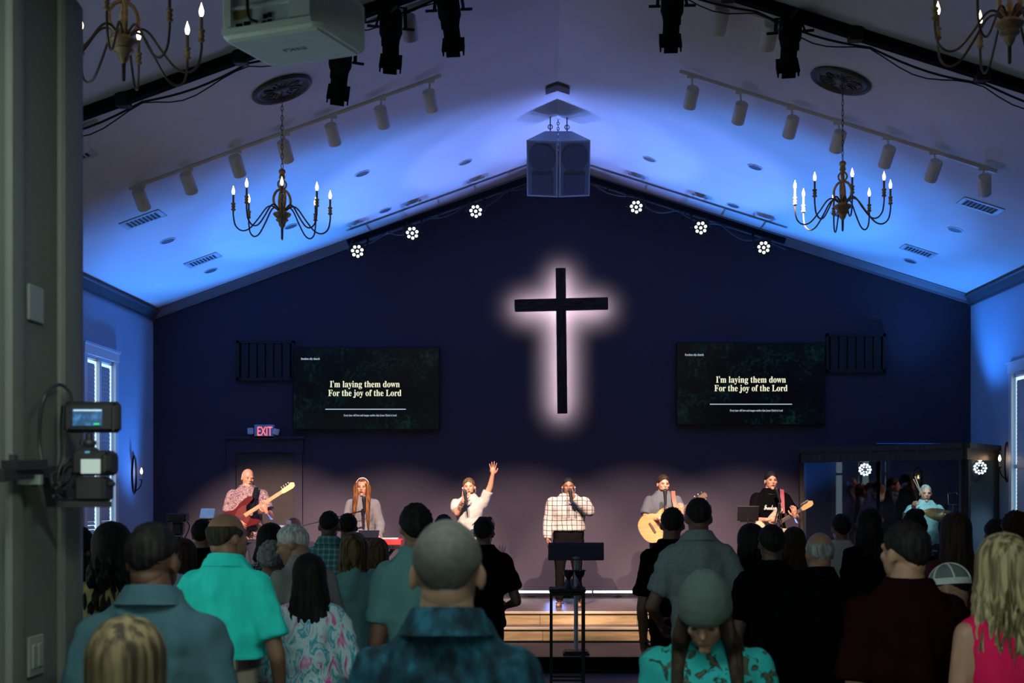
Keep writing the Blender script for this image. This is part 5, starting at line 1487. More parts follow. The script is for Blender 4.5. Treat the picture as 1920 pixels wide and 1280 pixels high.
PEOPLE = []
def person(label, x, y, ground, H, rot=0.0, **kw):
    """queue a person: local frame faces -y, z up, feet at the origin"""
    s = dict(label=label, x=x, y=y, g=ground, H=H, rot=rot, wd=1.0, belly=1.0, bust=0.0, skin='fair', fine=False,
             hair=None, hairm=None, shirt=None, sleeve='short', hem=.50, trou=M_trou, pitch=0.0, yaw=0.0, roll=0.0, headdx=0.0, headfwd=0.0,
             ea=None, wa=None, eb=None, wb=None, ha=None, hb=None, knees=None, ankles=None, collar=None, extra=None, lean=0.0, loose=.014, face=False, shirtname='shirt', group=None, flare=0.0, feet=True)
    s.update(kw); k = H / 1.75; wd = s['wd']
    M0 = Matrix.Translation((x, y, ground)) @ Matrix.Rotation(rot, 4, 'Z'); s['M0'] = M0; inv = M0.inverted()
    def L(p): return None if p is None else (inv @ Vector(p) if len(p) == 3 and s.get('world') else Vector(p) * k)
    lean = s['lean']
    HT = (H - .212 * (.45 + .55 * k)) / .872; s['HT'] = HT
    S = {}
    for sd, e, w_ in ((-1, 'ea', 'wa'), (1, 'eb', 'wb')):
        sh = Vector((sd * .172 * wd, .008 / k - lean * .275 * 1.75, .795 * HT / k)) * k
        el = L(s[e]) if s[e] is not None else Vector((sd * (.215 * wd + .02), .035 - lean * .2 * 1.75, .615 * 1.75)) * k
        wr = L(s[w_]) if s[w_] is not None else Vector((sd * (.225 * wd + .015), -.05 - lean * .1 * 1.75, .475 * 1.75)) * k
        S[sd] = (sh, el, wr)
    s['S'] = S
    fine = s['fine']; vox = .012 if fine else .017
    # skin
    b = MB(); torso(b, HT, wd, s['belly'], 0, bust=s['bust'], lean=lean)
    piv = Vector((s['headdx'], -.012 - lean * .33 * H - s['headfwd'], H - .226 * (.45 + .55 * k)))
    hs = (.45 + .55 * k)
    MH = Matrix.Translation(piv) @ Matrix.Rotation(s['yaw'], 4, 'Z') @ Matrix.Rotation(s['pitch'], 4, 'X') @ Matrix.Rotation(s['roll'], 4, 'Y') @ Matrix.Translation((0, -.005, .105 * hs))
    s['MH'] = MH; s['hs'] = hs
    b.capsule((0, .01 - lean * .32 * H, .82 * HT), piv + Vector((0, .022, .05)), .067 * k * (.6 + .4 * wd), .060 * k, 14, 3)
    legs = []
    for sd in (-1, 1):
        hp = Vector((sd * .082 * wd, 0, .505 * 1.75)) * k
        kn = (L(s['knees'][0 if sd < 0 else 1]) if s['knees'] else Vector((sd * .095 * wd, -.012, .275 * 1.75)) * k)
        an = (L(s['ankles'][0 if sd < 0 else 1]) if s['knees'] else Vector((sd * .10 * wd, .03, .045 * 1.75)) * k)
        legs.append((hp, kn, an))
        b.capsule(hp, kn, .082 * k * wd, .056 * k, 12, 3); b.capsule(kn, an, .055 * k, .038 * k, 12, 3)
    s['legs'] = legs
    hands = MB()
    for sd in (-1, 1):
        sh, el, wr = S[sd]
        b.capsule(sh, el, .054 * k * (.7 + .3 * wd), .041 * k, 12, 3); b.capsule(el, wr, .042 * k * (.8 + .2 * wd), .027 * k, 12, 3)
        hk = s['ha'] if sd < 0 else s['hb']
        d = (wr - el).normalized()
        hk = hk or dict(dir=tuple(d + Vector((0, -.15, -.1))), palm=(-sd, .2, 0), curl=.45)
        th = hk.get('thumb', -1 if False else None)
        if th is None:
            # thumb on the front (-y) side for hanging hands
            z = Vector(hk['dir']).normalized(); y_ = Vector(hk['palm']); y_ = (y_ - z * y_.dot(z)).normalized(); xx = y_.cross(z)
            th = 1 if xx.y < 0 else -1
        finger_hand(hands, wr, hk['dir'], hk['palm'], th, hk.get('curl', .5), hk.get('spread', .06), .95 * k)
    s['jb'] = job(b, vox, 4)
    h = MB(); head_prims(h, MH, hs, True, True)
    s['jh'] = job(h, .0075 if fine else (.0065 if y < 5.5 else .011), 3 if fine or y < 5.5 else 2)
    s['hands'] = hands
    # shirt
    inf = s['loose']
    sh_ = MB(); torso(sh_, HT, wd, s['belly'], inf, s['hem'], bust=s['bust'], lean=lean, flare=s['flare'])
    for sd in (-1, 1):
        a, e, w_ = S[sd]; r0 = .060 * k * (.7 + .3 * wd) + inf; 
        if s['sleeve'] == 'short':
            q = a.lerp(e, .74); sh_.capsule(a, a.lerp(e, .2), r0, r0, 12, 3); sh_.cyl(a.lerp(e, .05), q, r0, r0 * .93, 14)
        elif s['sleeve'] == 'long':
            sh_.capsule(a, e, r0, .048 * k + inf, 12, 3); sh_.capsule(e, e.lerp(w_, .5), .047 * k + inf, .044 * k + inf, 12, 3); sh_.cyl(e.lerp(w_, .3), w_.lerp(e, .04), .046 * k + inf, .034 * k + inf * .6, 12)
        elif s['sleeve'] == 'none':
            sh_.capsule(a * 1.0 + Vector((-sd * .05, 0, .01)), a + Vector((-sd * .03, 0, .0)), .05 * k + inf, None, 12, 3)
    s['js'] = job(sh_, vox, 3)
    t = MB()
    torso(t, H, wd, s['belly'] if s['hem'] < .52 else 1 + (s['belly'] - 1) * .5, .010 if s['hem'] < .53 else .016, .47, lean=lean)
    t.v = [q for q in t.v]
    ti = MB(); kk = H / 1.75
    # trousers: pelvis block up to the waist and two legs
    rings = []
    for z in (.46, .50, .54, .58, .61):
        rx = float(np.interp(z, [q[0] for q in TOR], [q[1] for q in TOR])); ry = float(np.interp(z, [q[0] for q in TOR], [q[2] for q in TOR]))
        bl = max(0, 1 - abs(z - .62) / .11) * (s['belly'] - 1)
        rings.append((0, -bl * .05 * k, z * HT, (rx * wd * (1 + .45 * bl) + .009) * k, (ry * (1 + .55 * bl) * (.5 + .5 * wd) + .009) * k))
    loft(ti, rings)
    for (hp, kn, an) in legs:
        ti.capsule(hp, kn, .088 * k * wd + .008, .066 * k, 14, 3); ti.cyl(kn, an.lerp(kn, .04), .066 * k, .058 * k, 14); ti.capsule(kn, kn.lerp(an, .1), .066 * k, .066 * k, 14, 3)
    s['jt'] = job(ti, vox, 3)
    PEOPLE.append(s)
    return s

def arr_obj(name, parts, mt, parent, wrinkle=0.0, seed=0):
    V = []; Fs = []; off = 0
    for (v, f) in parts:
        V.append(np.asarray(v, dtype=float).reshape(-1, 3)); Fs += [tuple(i + off for i in q) for q in f]; off += len(V[-1])
    V = np.concatenate(V)
    if wrinkle:
        rg = random.Random(seed); o1 = rg.random() * 30
        c = V.mean(0)
        for i in range(len(V)):
            x, y, z = V[i]
            d = noise.noise(Vector((x * 13 + o1, y * 13, z * 5))) * wrinkle + noise.noise(Vector((x * 6 + z * 9, y * 6 + o1, z * 14 - x * 8))) * wrinkle * .7
            d = max(d + wrinkle * .15, -.002)
            r = math.hypot(x - c[0], y - c[1]) + 1e-6
            V[i, 0] += (x - c[0]) / r * d; V[i, 1] += (y - c[1]) / r * d
    me = bpy.data.meshes.new(name); me.from_pydata(V.tolist(), [], Fs); me.materials.append(mt)
    me.polygons.foreach_set('use_smooth', [True] * len(me.polygons))
    o = bpy.data.objects.new(name, me); link(o); o.parent = parent
    return o

def finish_people():
    run_jobs()
    for n, s in enumerate(PEOPLE):
        o = thing('person', s['label'], 'person', (s['x'], s['y'], s['g']), s['rot'], group=s['group'])
        H, k, MH, hs = s['H'], s['H'] / 1.75, s['MH'], s['hs']; sm = skin_mat(s['skin'], SK[s['skin']])
        hv = ([tuple(q) for q in s['hands'].v], s['hands'].f)
        arr_obj('body', [JOBS[s['jb']][3], JOBS[s['jh']][3], hv], sm, o)
        if s['shirt'] is not None: arr_obj(s['shirtname'], [JOBS[s['js']][3]], s['shirt'], o, .024 if not s['fine'] else .013, n)
        arr_obj('trousers', [JOBS[s['jt']][3]], s['trou'], o, .006, n + 50)
        if s['feet']:
            for (hp, kn, an) in s['legs']:
                sx = 1 if an.x > 0 else -1
                MB().capsule((an.x, an.y + .02, .042), (an.x + sx * .025, an.y - .16, .035), .04, .036, 12, 4).box((an.x + sx * .012, an.y - .07, .008), (.075, .25, .016)).build('shoe', M_shoe, o, 60)
        T = MH @ Matrix.Scale(hs, 4)
        for (nm, mb, mt) in (s['hair'] or []):
            mb.v = [T @ q for q in mb.v]
            mb.build(nm, mt, o, 70)
        if s['face']:
            for sx in (-1, 1):
                MB().at(T).ell((sx * .031, -.0845, .006), (.011, .006, .0045), 10, 6).build('eye', M_eye, o, 60)
                MB().at(T).capsule((sx * .017, -.0915, .0235), (sx * .047, -.083, .026), .0042, .003, 6, 2).build('eyebrow', s['face'].get('brow', M_eye), o, 60)
            g = s['face'].get('mouth', .004)
            MB().at(T).ell((0, -.0975, -.054), (.020, .006, g), 12, 6).build('mouth', M_mouth, o, 60)
        if s['collar'] is not None:
            r = .076 * k
            c = Vector((0, .006 - s['lean'] * .32 * H, .852 * s['HT']))
            rings = [(1.42, -.012), (1.2, .018), (1.03, .044), (.98, .046), (1.1, .016), (1.3, -.014)]
            mb = MB(); nn = 24
            vs = []; fs = []
            for (q, z) in rings:
                for i in range(nn + 1):
                    a = -PI / 2 + .28 + (2 * PI - .56) * i / nn
                    vs.append(c + Vector((r * q * math.cos(a), r * q * math.sin(a) * 1.02, z * k + .012 * math.sin(a))))
            for j in range(len(rings) - 1):
                for i in range(nn): fs.append((j * (nn + 1) + i, j * (nn + 1) + i + 1, (j + 1) * (nn + 1) + i + 1, (j + 1) * (nn + 1) + i))
            mb.add(vs, fs).build('collar', s['collar'], o, 60)
        if s['extra']: s['extra'](o, s, T)
# ------------------------------------------------------------------ hair colours
H_black = hair_mat('hair_black', (.004, .0035, .0035), (.014, .012, .012))
H_dbrown = hair_mat('hair_dark_brown', (.010, .007, .005), (.035, .022, .014))
H_brown = hair_mat('hair_brown', (.035, .022, .012), (.10, .065, .035))
H_grey = hair_mat('hair_grey', (.12, .13, .13), (.30, .32, .32))
H_silver = hair_mat('hair_silver', (.22, .24, .25), (.5, .52, .52))
H_blonde = hair_mat('hair_blonde', (.075, .06, .03), (.31, .255, .14), 45)
H_dkblonde = hair_mat('hair_dark_blonde', (.022, .016, .009), (.14, .11, .055), 40)
H_auburn = hair_mat('hair_auburn', (.07, .026, .008), (.22, .09, .028), 45)
H_buzz = mat('hair_buzz', (.038, .04, .035), .8, var=.3, scale=60)
def short(col=H_black, t=.09, f=.5, s=-.15, b=-1.05, seed=0, **kw): return [('hair', hair_cap(t, f, s, b, seed=seed, **kw), col)]
def balding(col, top=.25, t=.06, seed=0): return [('hair', hair_cap(t, .2, -.3, -1.25, top=top + .12, seed=seed, soft=.5, rough=.004), col)]
def long_(col, seed=0, **kw): return [('hair', hair_long(seed=seed, **kw), col)]
def bun(col, seed=0):
    b = MB(); rg = random.Random(seed)
    for i in range(10):
        b.ell((rg.uniform(-.035, .035), .06 + rg.uniform(-.03, .03), .105 + rg.uniform(-.02, .03)), (.035, .035, .032), 10, 7)
    w = MB()
    for i in range(7):
        a = rg.uniform(-1.4, 1.4); x = .08 * math.sin(a)
        w.tube(smooth_path([(x, .06, 0), (x * 1.2, .085, -.05), (x * 1.15 + .012, .075, -.09), (x * 1.3, .085, -.13)], 4), .003, 5)
    return [('hair', hair_cap(.10, .45, -.2, -.9, seed=seed, rough=.02), col), ('hair_bun', b, col), ('loose_curls', w, col)]
def curly(col, t=.26, seed=0, b=-.95, s=-.5):
    return [('hair', hair_cap(t, .35, s, b, seed=seed, rough=.035, n=60, m=36), col)]

# ------------------------------------------------------------------ congregation, all seen from behind
PI_ = PI
C_teal = fabric('turquoise_polo', (.03, .85, .74)); C_slate = fabric('slate_teal_polo', (.035, .085, .105)); C_black = fabric('black_tee', (.003, .003, .0035)); C_dark = fabric('dark_jacket', (.0035, .0035, .0045))
C_deep = ramp_mat('cloth_mottled_teal', [(.35, (.0015, .008, .013)), (.5, (.0025, .019, .030)), (.68, (.006, .05, .075))], 'noise', 30, .85, (1, 1, .5), 5, .2)
C_dusty = fabric('dusty_teal_tee', (.09, .22, .23)); C_grey = fabric('pale_grey_shirt', (.19, .21, .20)); C_denim = fabric('denim_shirt', (.07, .19, .27))
C_yellow = fabric('straw_top', (.24, .21, .09)); C_lblue = fabric('light_blue_top', (.20, .32, .42)); C_khaki = fabric('khaki_trousers', (.28, .25, .19)); C_maroon = fabric('maroon_shirt', (.009, .0022, .003))
C_pink = fabric('pink_dress', (.52, .008, .07)); C_white = fabric('white_tee', (.34, .36, .36)); C_maroon2 = fabric('dark_red_top', (.06, .01, .01))
C_floral = ramp_mat('cloth_bright_floral', [(.30, (.55, .07, .33)), (.38, (.60, .25, .45)), (.43, (.40, .62, .66)), (.52, (.50, .68, .70)), (.58, (.03, .35, .48)), (.66, (.42, .60, .62)), (.74, (.10, .22, .40))], 'noise', 13, .8, (1.3, 1.3, .55), 3, .1, 1.2)
C_bfloral = ramp_mat('cloth_blue_floral', [(.36, (.008, .05, .09)), (.48, (.02, .13, .20)), (.56, (.24, .36, .42)), (.7, (.02, .10, .16))], 'noise', 42, .8, (1, 1, 1), 3, .1, 1.5)
C_bwfloral = ramp_mat('cloth_black_white_floral', [(.40, (.006, .008, .01)), (.52, (.03, .04, .05)), (.60, (.30, .36, .38))], 'noise', 55, .8, (1, 1, 1), 3, .1, 1.5)
C_plaid = plaid_mat('cloth_teal_plaid', (.04, .14, .16), (.25, .38, .38), .045, .3, (.10, .24, .26))
def dotted():
    m = ramp_mat('cloth_dotted_grey', [(.10, (.02, .03, .035)), (.22, (.12, .17, .18)), (.5, (.15, .20, .21))], 'voronoi', 62, .85, (1, 1, 1.6), 2, .1)
    return m
C_dot = dotted()
def aud(label, px, py, D, **kw):
    """px, py: top of the head in the photo"""
    p = P(px, py, D); H = p.z - ZF + kw.pop('addh', 0)
    rot = PI + kw.pop('turn', 0.0)
    kw['wd'] = kw.get('wd', 1.0) * .87 * min(1.0, 1.76 / H)
    return person(label, p.x, D, ZF, H, rot, **kw)
def clasp(H=1.75): return dict(ea=(-.25, .02, 1.10), wa=(-.09, -.22, 1.02), eb=(.25, .02, 1.10), wb=(.09, -.22, 1.02))

def lanyard_x(o, s, T):
    H = s['H']; c = Vector((0, .012, .862 * s['HT']))
    MB().tube([c + Vector((.083 * math.cos(a), .080 * math.sin(a), .004 - .012 * math.cos(a * 2) - .01 * math.sin(a))) for a in [2 * PI * i / 24 for i in range(24)]], .008, 6, True).build('lanyard', mat('lanyard_black', (.01, .01, .012), .6), o, 60)
def sunglasses_x(o, s, T):
    mb = MB().at(T)
    for sx in (-1, 1): mb.ell((sx * .033, -.055, .112), (.026, .012, .02), 10, 6, (.6, 0, 0)); mb.capsule((sx * .06, -.05, .105), (sx * .09, .03, .06), .004, .004, 6, 2)
    mb.build('sunglasses', mat('sunglass_gloss', (.02, .02, .025), .08), o, 60)
def belt_x(o, s, T):
    H = s['HT']; k = s['H'] / 1.75; mb = MB(); n = 28; vs = []; fs = []
    for (z, r) in ((.588, 1.02), (.588, 1.05), (.61, 1.05), (.61, 1.02)):
        for i in range(n):
            a = 2 * PI * i / n; c_, s_ = math.cos(a), math.sin(a); pw = 2 / 2.4
            vs.append(((.157 * s['wd'] * (1 + .16 * (s['belly'] - 1)) + .014) * k * r * math.copysign(abs(c_) ** pw, c_), (.112 * (1 + .2 * (s['belly'] - 1)) + .014) * k * r * math.copysign(abs(s_) ** pw, s_) - .01 * (s['belly'] - 1), z * H))
    for j in range(4):
        for i in range(n): fs.append((j * n + i, j * n + (i + 1) % n, ((j + 1) % 4) * n + (i + 1) % n, ((j + 1) % 4) * n + i))
    mb.add(vs, fs).build('belt', mat('belt_leather', (.02, .012, .01), .5), o, 60)
    for x in (-.1, 0.0, .1):
        MB().box((x, .125 * k, .599 * H), (.012, .03, .05)).build('belt_loop', s['trou'], o, None)
def tab_x(o, s, T):
    MB().box((0, .10 * s['H'] / 1.75, .825 * s['HT']), (.012, .02, .045)).build('back_tab', mat('back_tab', (.10, .14, .14), .6), o, None)
def strap_x(o, s, T):
    H = s['H']
    MB().tube([(-.12, .02, .83 * H), (-.13, .12, .78 * H), (-.15, .145, .68 * H), (-.17, .13, .56 * H)], .022, 8).build('bag_strap', mat('bag_strap', (.02, .014, .014), .7), o, 60)

aud('tall man with a grey buzz cut and mottled dark teal shirt, centre foreground', 838, 973, 3.05, wd=1.06, belly=1.1, shirt=C_deep, collar=C_deep, skin='olive', hair=[('hair', hair_cap(.025, .5, -.1, -1.05, rough=.003, soft=.3), H_buzz)])
aud('man in a slate teal polo with a black lanyard near the pillar', 285, 978, 4.2, wd=1.08, shirt=C_slate, collar=C_slate, skin='dark', hair=short(H_black, .03, .5, -.1, -.7), extra=lanyard_x, yaw=-.15, **clasp())
aud('balding man in a bright turquoise polo and khaki trousers', 424, 960, 6.4, wd=1.05, belly=1.15, shirt=C_teal, hem=.605, loose=.024, trou=C_khaki, collar=C_teal, skin='tan', hair=balding(hair_mat('hair_fringe', (.02, .016, .012), (.06, .05, .04)), .15, .05), extra=belt_x, yaw=-.55, turn=-.12, eb=(.235, .03, 1.09), wb=(.20, -.10, .90), ea=(-.255, .03, 1.09), wa=(-.22, -.12, .88))
aud('person with long dark blonde hair at the bottom left edge', 235, 1163, 3.0, wd=.85, shirt=C_dark, hair=long_(H_dkblonde, 4, L=.34, wb=.10, wave=.004, puff=.2))
aud('woman with long black hair and a bright floral jacket', 582, 1041, 6.9, wd=.86, bust=.02, shirt=C_floral, sleeve='long', shirtname='jacket', hair=long_(H_black, 8, L=.27, wb=.125, wave=.006, puff=.22, tip=.02), roll=.05, flare=.01, loose=.026, **clasp())
aud('stooped grey-haired man in a pale grey shirt', 576, 998, 8.1, wd=1.02, belly=1.15, shirt=C_grey, collar=C_grey, skin='tan', hair=short(H_silver, .10, .5, -.15, -1.05, seed=3), lean=.16, headfwd=.05, addh=.05, pitch=.35, yaw=1.0, turn=.55)
aud('woman with short curly grey hair and a blue floral top', 508, 1018, 8.7, wd=.95, shirt=C_bfloral, hair=curly(H_grey, .22, 5, -.9), skin='tan', loose=.02)
aud('woman with a blonde bob between the stooped man and the teal tee', 663, 1001, 8.6, wd=.9, shirt=C_dusty, hair=long_(H_dkblonde, 11, L=.15, wb=.115, wave=.004, puff=.24, back=.03))
aud('woman with brown hair partly hidden beside the blonde bob', 707, 1010, 9.7, wd=.9, shirt=C_dusty, hair=long_(H_brown, 12, L=.13, wb=.10, wave=.004, puff=.18, back=.03))
aud('shaven-headed man in a teal plaid shirt', 617, 957, 10.2, shirt=C_plaid, collar=C_plaid, skin='dark', hair=short(H_black, .02, .4, 0, -.6))
aud('dark-haired person just right of the plaid shirt man', 652, 962, 11.2, shirt=C_dark, skin='dark', hair=short(H_black, .06))
aud('man with thick dark hair and a dusty teal tee', 780, 946, 7.0, wd=1.02, shirt=C_dusty, collar=None, skin='brown', hair=short(H_black, .14, .5, -.2, -1.1, seed=2, rough=.02), turn=.1)
aud('person whose dark crown shows left of the singer in white', 832, 965, 11.4, shirt=C_dark, skin='brown', hair=short(H_black, .10))
aud('man in a black tee with sunglasses pushed up on his head', 907, 970, 10.3, wd=1.06, shirt=C_black, skin='dark', hair=short(H_black, .10, seed=6), extra=sunglasses_x, loose=.022, turn=-.2, yaw=.1, headdx=-.0, eb=(.27, .02, 1.1), wb=(.16, -.2, 1.06), ea=(-.27, .02, 1.1), wa=(-.12, -.22, 1.04))
aud('man in a black tee with a wristwatch, arm hanging, beside the dotted shirt', 1260, 951, 9.1, wd=1.0, shirt=C_black, skin='dark', hair=short(H_black, .05), loose=.018, turn=-.25, yaw=.2,
    extra=lambda o, s, T: MB().torus(s['S'][1][2] + Vector((0, 0, .03)), .031, .009, (s['S'][1][1] - s['S'][1][2]), 16, 6).build('wristwatch', mat('watch_black', (.015, .015, .018), .4), o, 60))
aud('tall man in a dotted grey-teal short-sleeved shirt', 1310, 933, 8.3, wd=1.06, shirt=C_dot, collar=C_dot, skin='dark', hair=short(H_black, .05, .5, -.1, -.8), extra=tab_x, loose=.022, eb=(.27, .0, 1.12), wb=(.2, -.2, 1.0), ea=(-.27, .0, 1.12), wa=(-.2, -.2, 1.0))
aud('person with shoulder-length curly dark hair and glasses, right of the dotted shirt', 1408, 984, 9.2, shirt=C_dark, skin='brown', hair=[('hair', hair_long(.16, .105, .05, .02, 21, puff=.22, back=.03), H_black)], wd=.95, yaw=.4)
aud('dark-haired man in a dark shirt before the curly-haired person', 1447, 984, 8.1, shirt=C_dark, skin='dark', hair=short(H_black, .10, seed=9), wd=1.05)
aud('woman with straight dark brown hair left of the bald man', 1489, 989, 9.6, shirt=C_dark, hair=long_(H_dbrown, 14, L=.26, wb=.11, puff=.16), wd=.9)
aud('old man with a bald crown and dark jacket', 1537, 997, 7.3, wd=1.1, belly=1.1, shirt=C_dark, sleeve='long', collar=C_dark, skin='tan', hair=balding(H_grey, .2, .03, 3), yaw=.15)
aud('man in a white tee with dark hair, before the drum booth', 1578, 964, 10.9, shirt=C_white, skin='brown', hair=short(H_black, .10, seed=4))
aud('tall woman with long dark hair and dark top, before the drum booth', 1630, 953, 9.9, shirt=C_dark, hair=long_(H_black, 17, L=.30, wb=.115, puff=.18), wd=.92)
aud('woman with dark hair in a curly bun, before the drummer', 1714, 962, 8.8, shirt=C_dark, skin='dark', hair=bun(H_black, 9), wd=.92)
aud('broad man in a maroon tee, right foreground', 1700, 978, 5.1, wd=1.12, shirt=C_maroon, skin='tan', hair=short(H_black, .08, seed=7), loose=.02, yaw=.35, turn=.1)
aud('woman with very long brown hair and dark red top', 1793, 961, 8.0, shirt=C_maroon2, hair=long_(H_dbrown, 19, L=.50, wb=.135, puff=.18, wave=.004), wd=.9)
def cap_hair():
    b = hair_cap(.10, .12, .05, -.12, rough=0, n=40, soft=.15)
    brim = MB().ell((0, -.135, .035), (.072, .075, .010), 20, 8, (-.12, 0, 0))
    band = MB(); n = 32; vs = []; fs = []
    for (z, q) in ((.0, 1.10), (.0, 1.135), (.032, 1.14), (.032, 1.105)):
        for i in range(n):
            a = 2 * PI * i / n; vs.append((.077 * q * math.cos(a), .012 + .097 * q * math.sin(a), .018 + z - .015 * math.sin(a)))
    for j in range(4):
        for i in range(n): fs.append((j * n + i, j * n + (i + 1) % n, ((j + 1) % 4) * n + (i + 1) % n, ((j + 1) % 4) * n + i))
    band.add(vs, fs)
    seams = MB()
    for a in (0, 1.05, -1.05, 2.1, -2.1, PI):
        seams.tube([(.077 * 1.125 * math.sin(a) * math.cos(e), .012 + .097 * 1.125 * math.cos(a) * math.cos(e), .025 + .093 * 1.11 * math.sin(e)) for e in [PI / 2 * i / 10 for i in range(11)]], .005, 6)
    return [('cap_crown', b, mat('cap_mesh', (.13, .17, .16), .9, bump=.5, bscale=300)), ('cap_brim', brim, mat('cap_brim', (.10, .14, .13), .8)), ('cap_band', band, mat('cap_white', (.5, .55, .53), .7)), ('cap_seam', seams, mat('cap_white', (.5, .55, .53), .7)), ('hair', hair_cap(.07, .2, -.1, -.8), H_black)]
aud('youngster in a white mesh trucker cap turned to the left', 1790, 1058, 6.3, shirt=C_dark, skin='tan', hair=cap_hair(), yaw=1.0, pitch=.25, roll=-.1, wd=.88)
aud('woman with long wavy blonde hair and a bright pink sleeveless dress', 1884, 1009, 4.8, shirt=C_pink, shirtname='dress', sleeve='none', hair=long_(H_blonde, 23, L=.36, wb=.125, wave=.018, puff=.32, n=110, m=44), wd=.95, bust=.02, skin='tan', loose=.01)
aud('person with short dark hair at the right, beyond the blonde woman', 1868, 973, 9.6, shirt=C_dark, hair=short(H_black, .10), skin='brown')
aud('person with wavy dark hair at the right edge', 1905, 961, 9.1, shirt=C_dark, hair=curly(H_dbrown, .18, 31), skin='brown')
aud('woman in black with dark hair pinned up in loose curls, by the left window', 151, 992, 8.0, shirt=C_black, sleeve='long', hair=bun(H_black, 4), wd=.9, skin='tan')
aud('woman with long curly dark hair and straw-coloured top', 212, 984, 6.6, shirt=C_yellow, hair=long_(H_black, 27, L=.36, wb=.14, wave=.022, puff=.28), wd=.92, skin='tan', roll=.05)
aud('person in a denim shirt with a dark bag strap, beside the pillar', 146, 1040, 7.1, shirt=C_denim, hair=curly(H_dbrown, .16, 33), wd=.9, extra=strap_x, skin='tan')
aud('woman with brown hair and light blue top behind the lanyard man', 343, 1010, 8.1, shirt=C_lblue, hair=long_(H_dbrown, 29, L=.13, wb=.09, wave=.006, puff=.12, back=.02), wd=.88)
aud('person in black left of the turquoise polo', 379, 974, 10.1, shirt=C_black, sleeve='long', hair=short(H_black, .10), skin='brown')
aud('dark-haired woman in a black and white floral top behind the curly grey hair', 507, 985, 9.3, shirt=C_bwfloral, hair=long_(H_black, 35, L=.16, wb=.12, puff=.3, back=.03), wd=.98)

# the woman in the beanie faces the camera and looks down
def beanie():
    b = hair_cap(.27, -.05, -.15, -.5, rough=.012, up=.035, n=48, soft=.2)
    c = hair_cap(.29, -.12, -.2, -.55, top=.22, rough=.004, n=48, soft=.2)
    return [('beanie', b, mat('beanie_knit', (.048, .075, .067), .95, bump=.4, bscale=180, var=.08)), ('beanie_cuff', c, mat('beanie_knit', (.048, .075, .067), .95)), ('hair', hair_long(.30, .15, .05, .012, 41, open_=.75, puff=.10, back=.0), H_dbrown)]
C_tflor = ramp_mat('cloth_turquoise_floral', [(.40, (.015, .25, .25)), (.55, (.02, .28, .28)), (.60, (.01, .03, .025)), (.68, (.10, .08, .06)), (.75, (.01, .05, .045))], 'noise', 16, .8, (1, 1, 1), 5, .1, 1.0)
pb_ = P(1316, 1080, 4.7)
def locks_x(o, s, T):
    for sx in (-1, 1):
        MB().tube(smooth_path([T @ Vector((sx * .075, -.02, .02)), T @ Vector((sx * .09, -.05, -.06)), T @ Vector((sx * .10, -.04, -.14)), Vector((sx * .11, -.16, s['H'] - .42))], 6), [.02 + .012 * math.sin(PI * i / 18) for i in range(19)], 10).build('hair_lock', H_dbrown, o, 60)
    MB().ell((0, -.095, .735 * s['H']), (.085, .045, .11), 16, 10).build('undershirt', fabric('aqua_undershirt', (.10, .34, .38)), o, 60)
person('woman in a grey knit beanie looking down, facing the camera', pb_.x + .02, 4.7, ZF, pb_.z - ZF + .01, -.12, shirt=C_tflor, shirtname='cardigan', sleeve='long', wd=1.05, bust=.04, hair=beanie(), skin='tan', pitch=-.62 * -1, yaw=-.12, headfwd=.06, face=dict(mouth=.004), fine=True, extra=locks_x, collar=None)

# ------------------------------------------------------------------ performers
GS = .34
def perf(label, px, py, D, **kw):
    p = P(px, py, D)
    return person(label, p.x, D, GS, p.z - GS + kw.pop('addh', 0), kw.pop('rot', 0.0), fine=True, world=True, **kw)
def Q(px, py, D): return tuple(P(px, py, D))
# bass player
C_pais = ramp_mat('cloth_pink_paisley', [(.38, (.05, .025, .06)), (.47, (.17, .09, .10)), (.55, (.33, .25, .25)), (.68, (.12, .055, .07)), (.8, (.26, .22, .28))], 'noise', 38, .8, (1, 1, 1), 4, .1, 2.0)
def strap_on(a, b_, c, nm, m, r=.026):
    def f(o, s, T):
        inv = s['M0'].inverted()
        pts = [inv @ Vector(q) for q in (a, b_, c)]
        mb = MB()
        sp = smooth_path(pts, 8); n = len(sp); vs = []; fs = []
        for i, q in enumerate(sp):
            d = (sp[min(n - 1, i + 1)] - sp[max(0, i - 1)]).normalized(); side = d.cross(Vector((0, -1, 0))).normalized()
            vs += [q - side * r, q + side * r, q + side * r + Vector((0, .012, 0)), q - side * r + Vector((0, .012, 0))]
        for i in range(n - 1):
            for j in range(4): fs.append((i * 4 + j, i * 4 + (j + 1) % 4, i * 4 + 4 + (j + 1) % 4, i * 4 + 4 + j))
        mb.add(vs, fs).build(nm, m, o, 60)
    return f
def chain_x(*fs):
    def f(o, s, T):
        for q in fs: q(o, s, T)
    return f
def beard_x(col, zlo=-.5, t=.06):
    def f(o, s, T):
        b = hair_cap(t, 9, 9, 9, n=36, m=22, c=(0, -.026, -.036), r=(.062, .066, .080))
        mb = MB(); vs = []; fs = []; n, m = 36, 16
        for j in range(m + 1):
            el = -PI / 2 + (PI / 2 - .25) * j / m
            for i in range(n + 1):
                az = -1.5 + 3.0 * i / n
                edge = min(1, max(0, (1.5 - abs(az)) * 4)) * min(1, (m - j) / 3 + .0)
                k = 1 + t * edge - .08 * (1 - edge)
                vs.append((.062 * k * math.sin(az) * math.cos(el), -.026 - .066 * k * math.cos(az) * math.cos(el), -.036 + .080 * k * math.sin(el)))
        for j in range(m):
            for i in range(n): fs.append((j * (n + 1) + i, j * (n + 1) + i + 1, (j + 1) * (n + 1) + i + 1, (j + 1) * (n + 1) + i))
        mb.at(T).add(vs, fs).build('beard', col, o, 60)
    return f
DB = 16.72
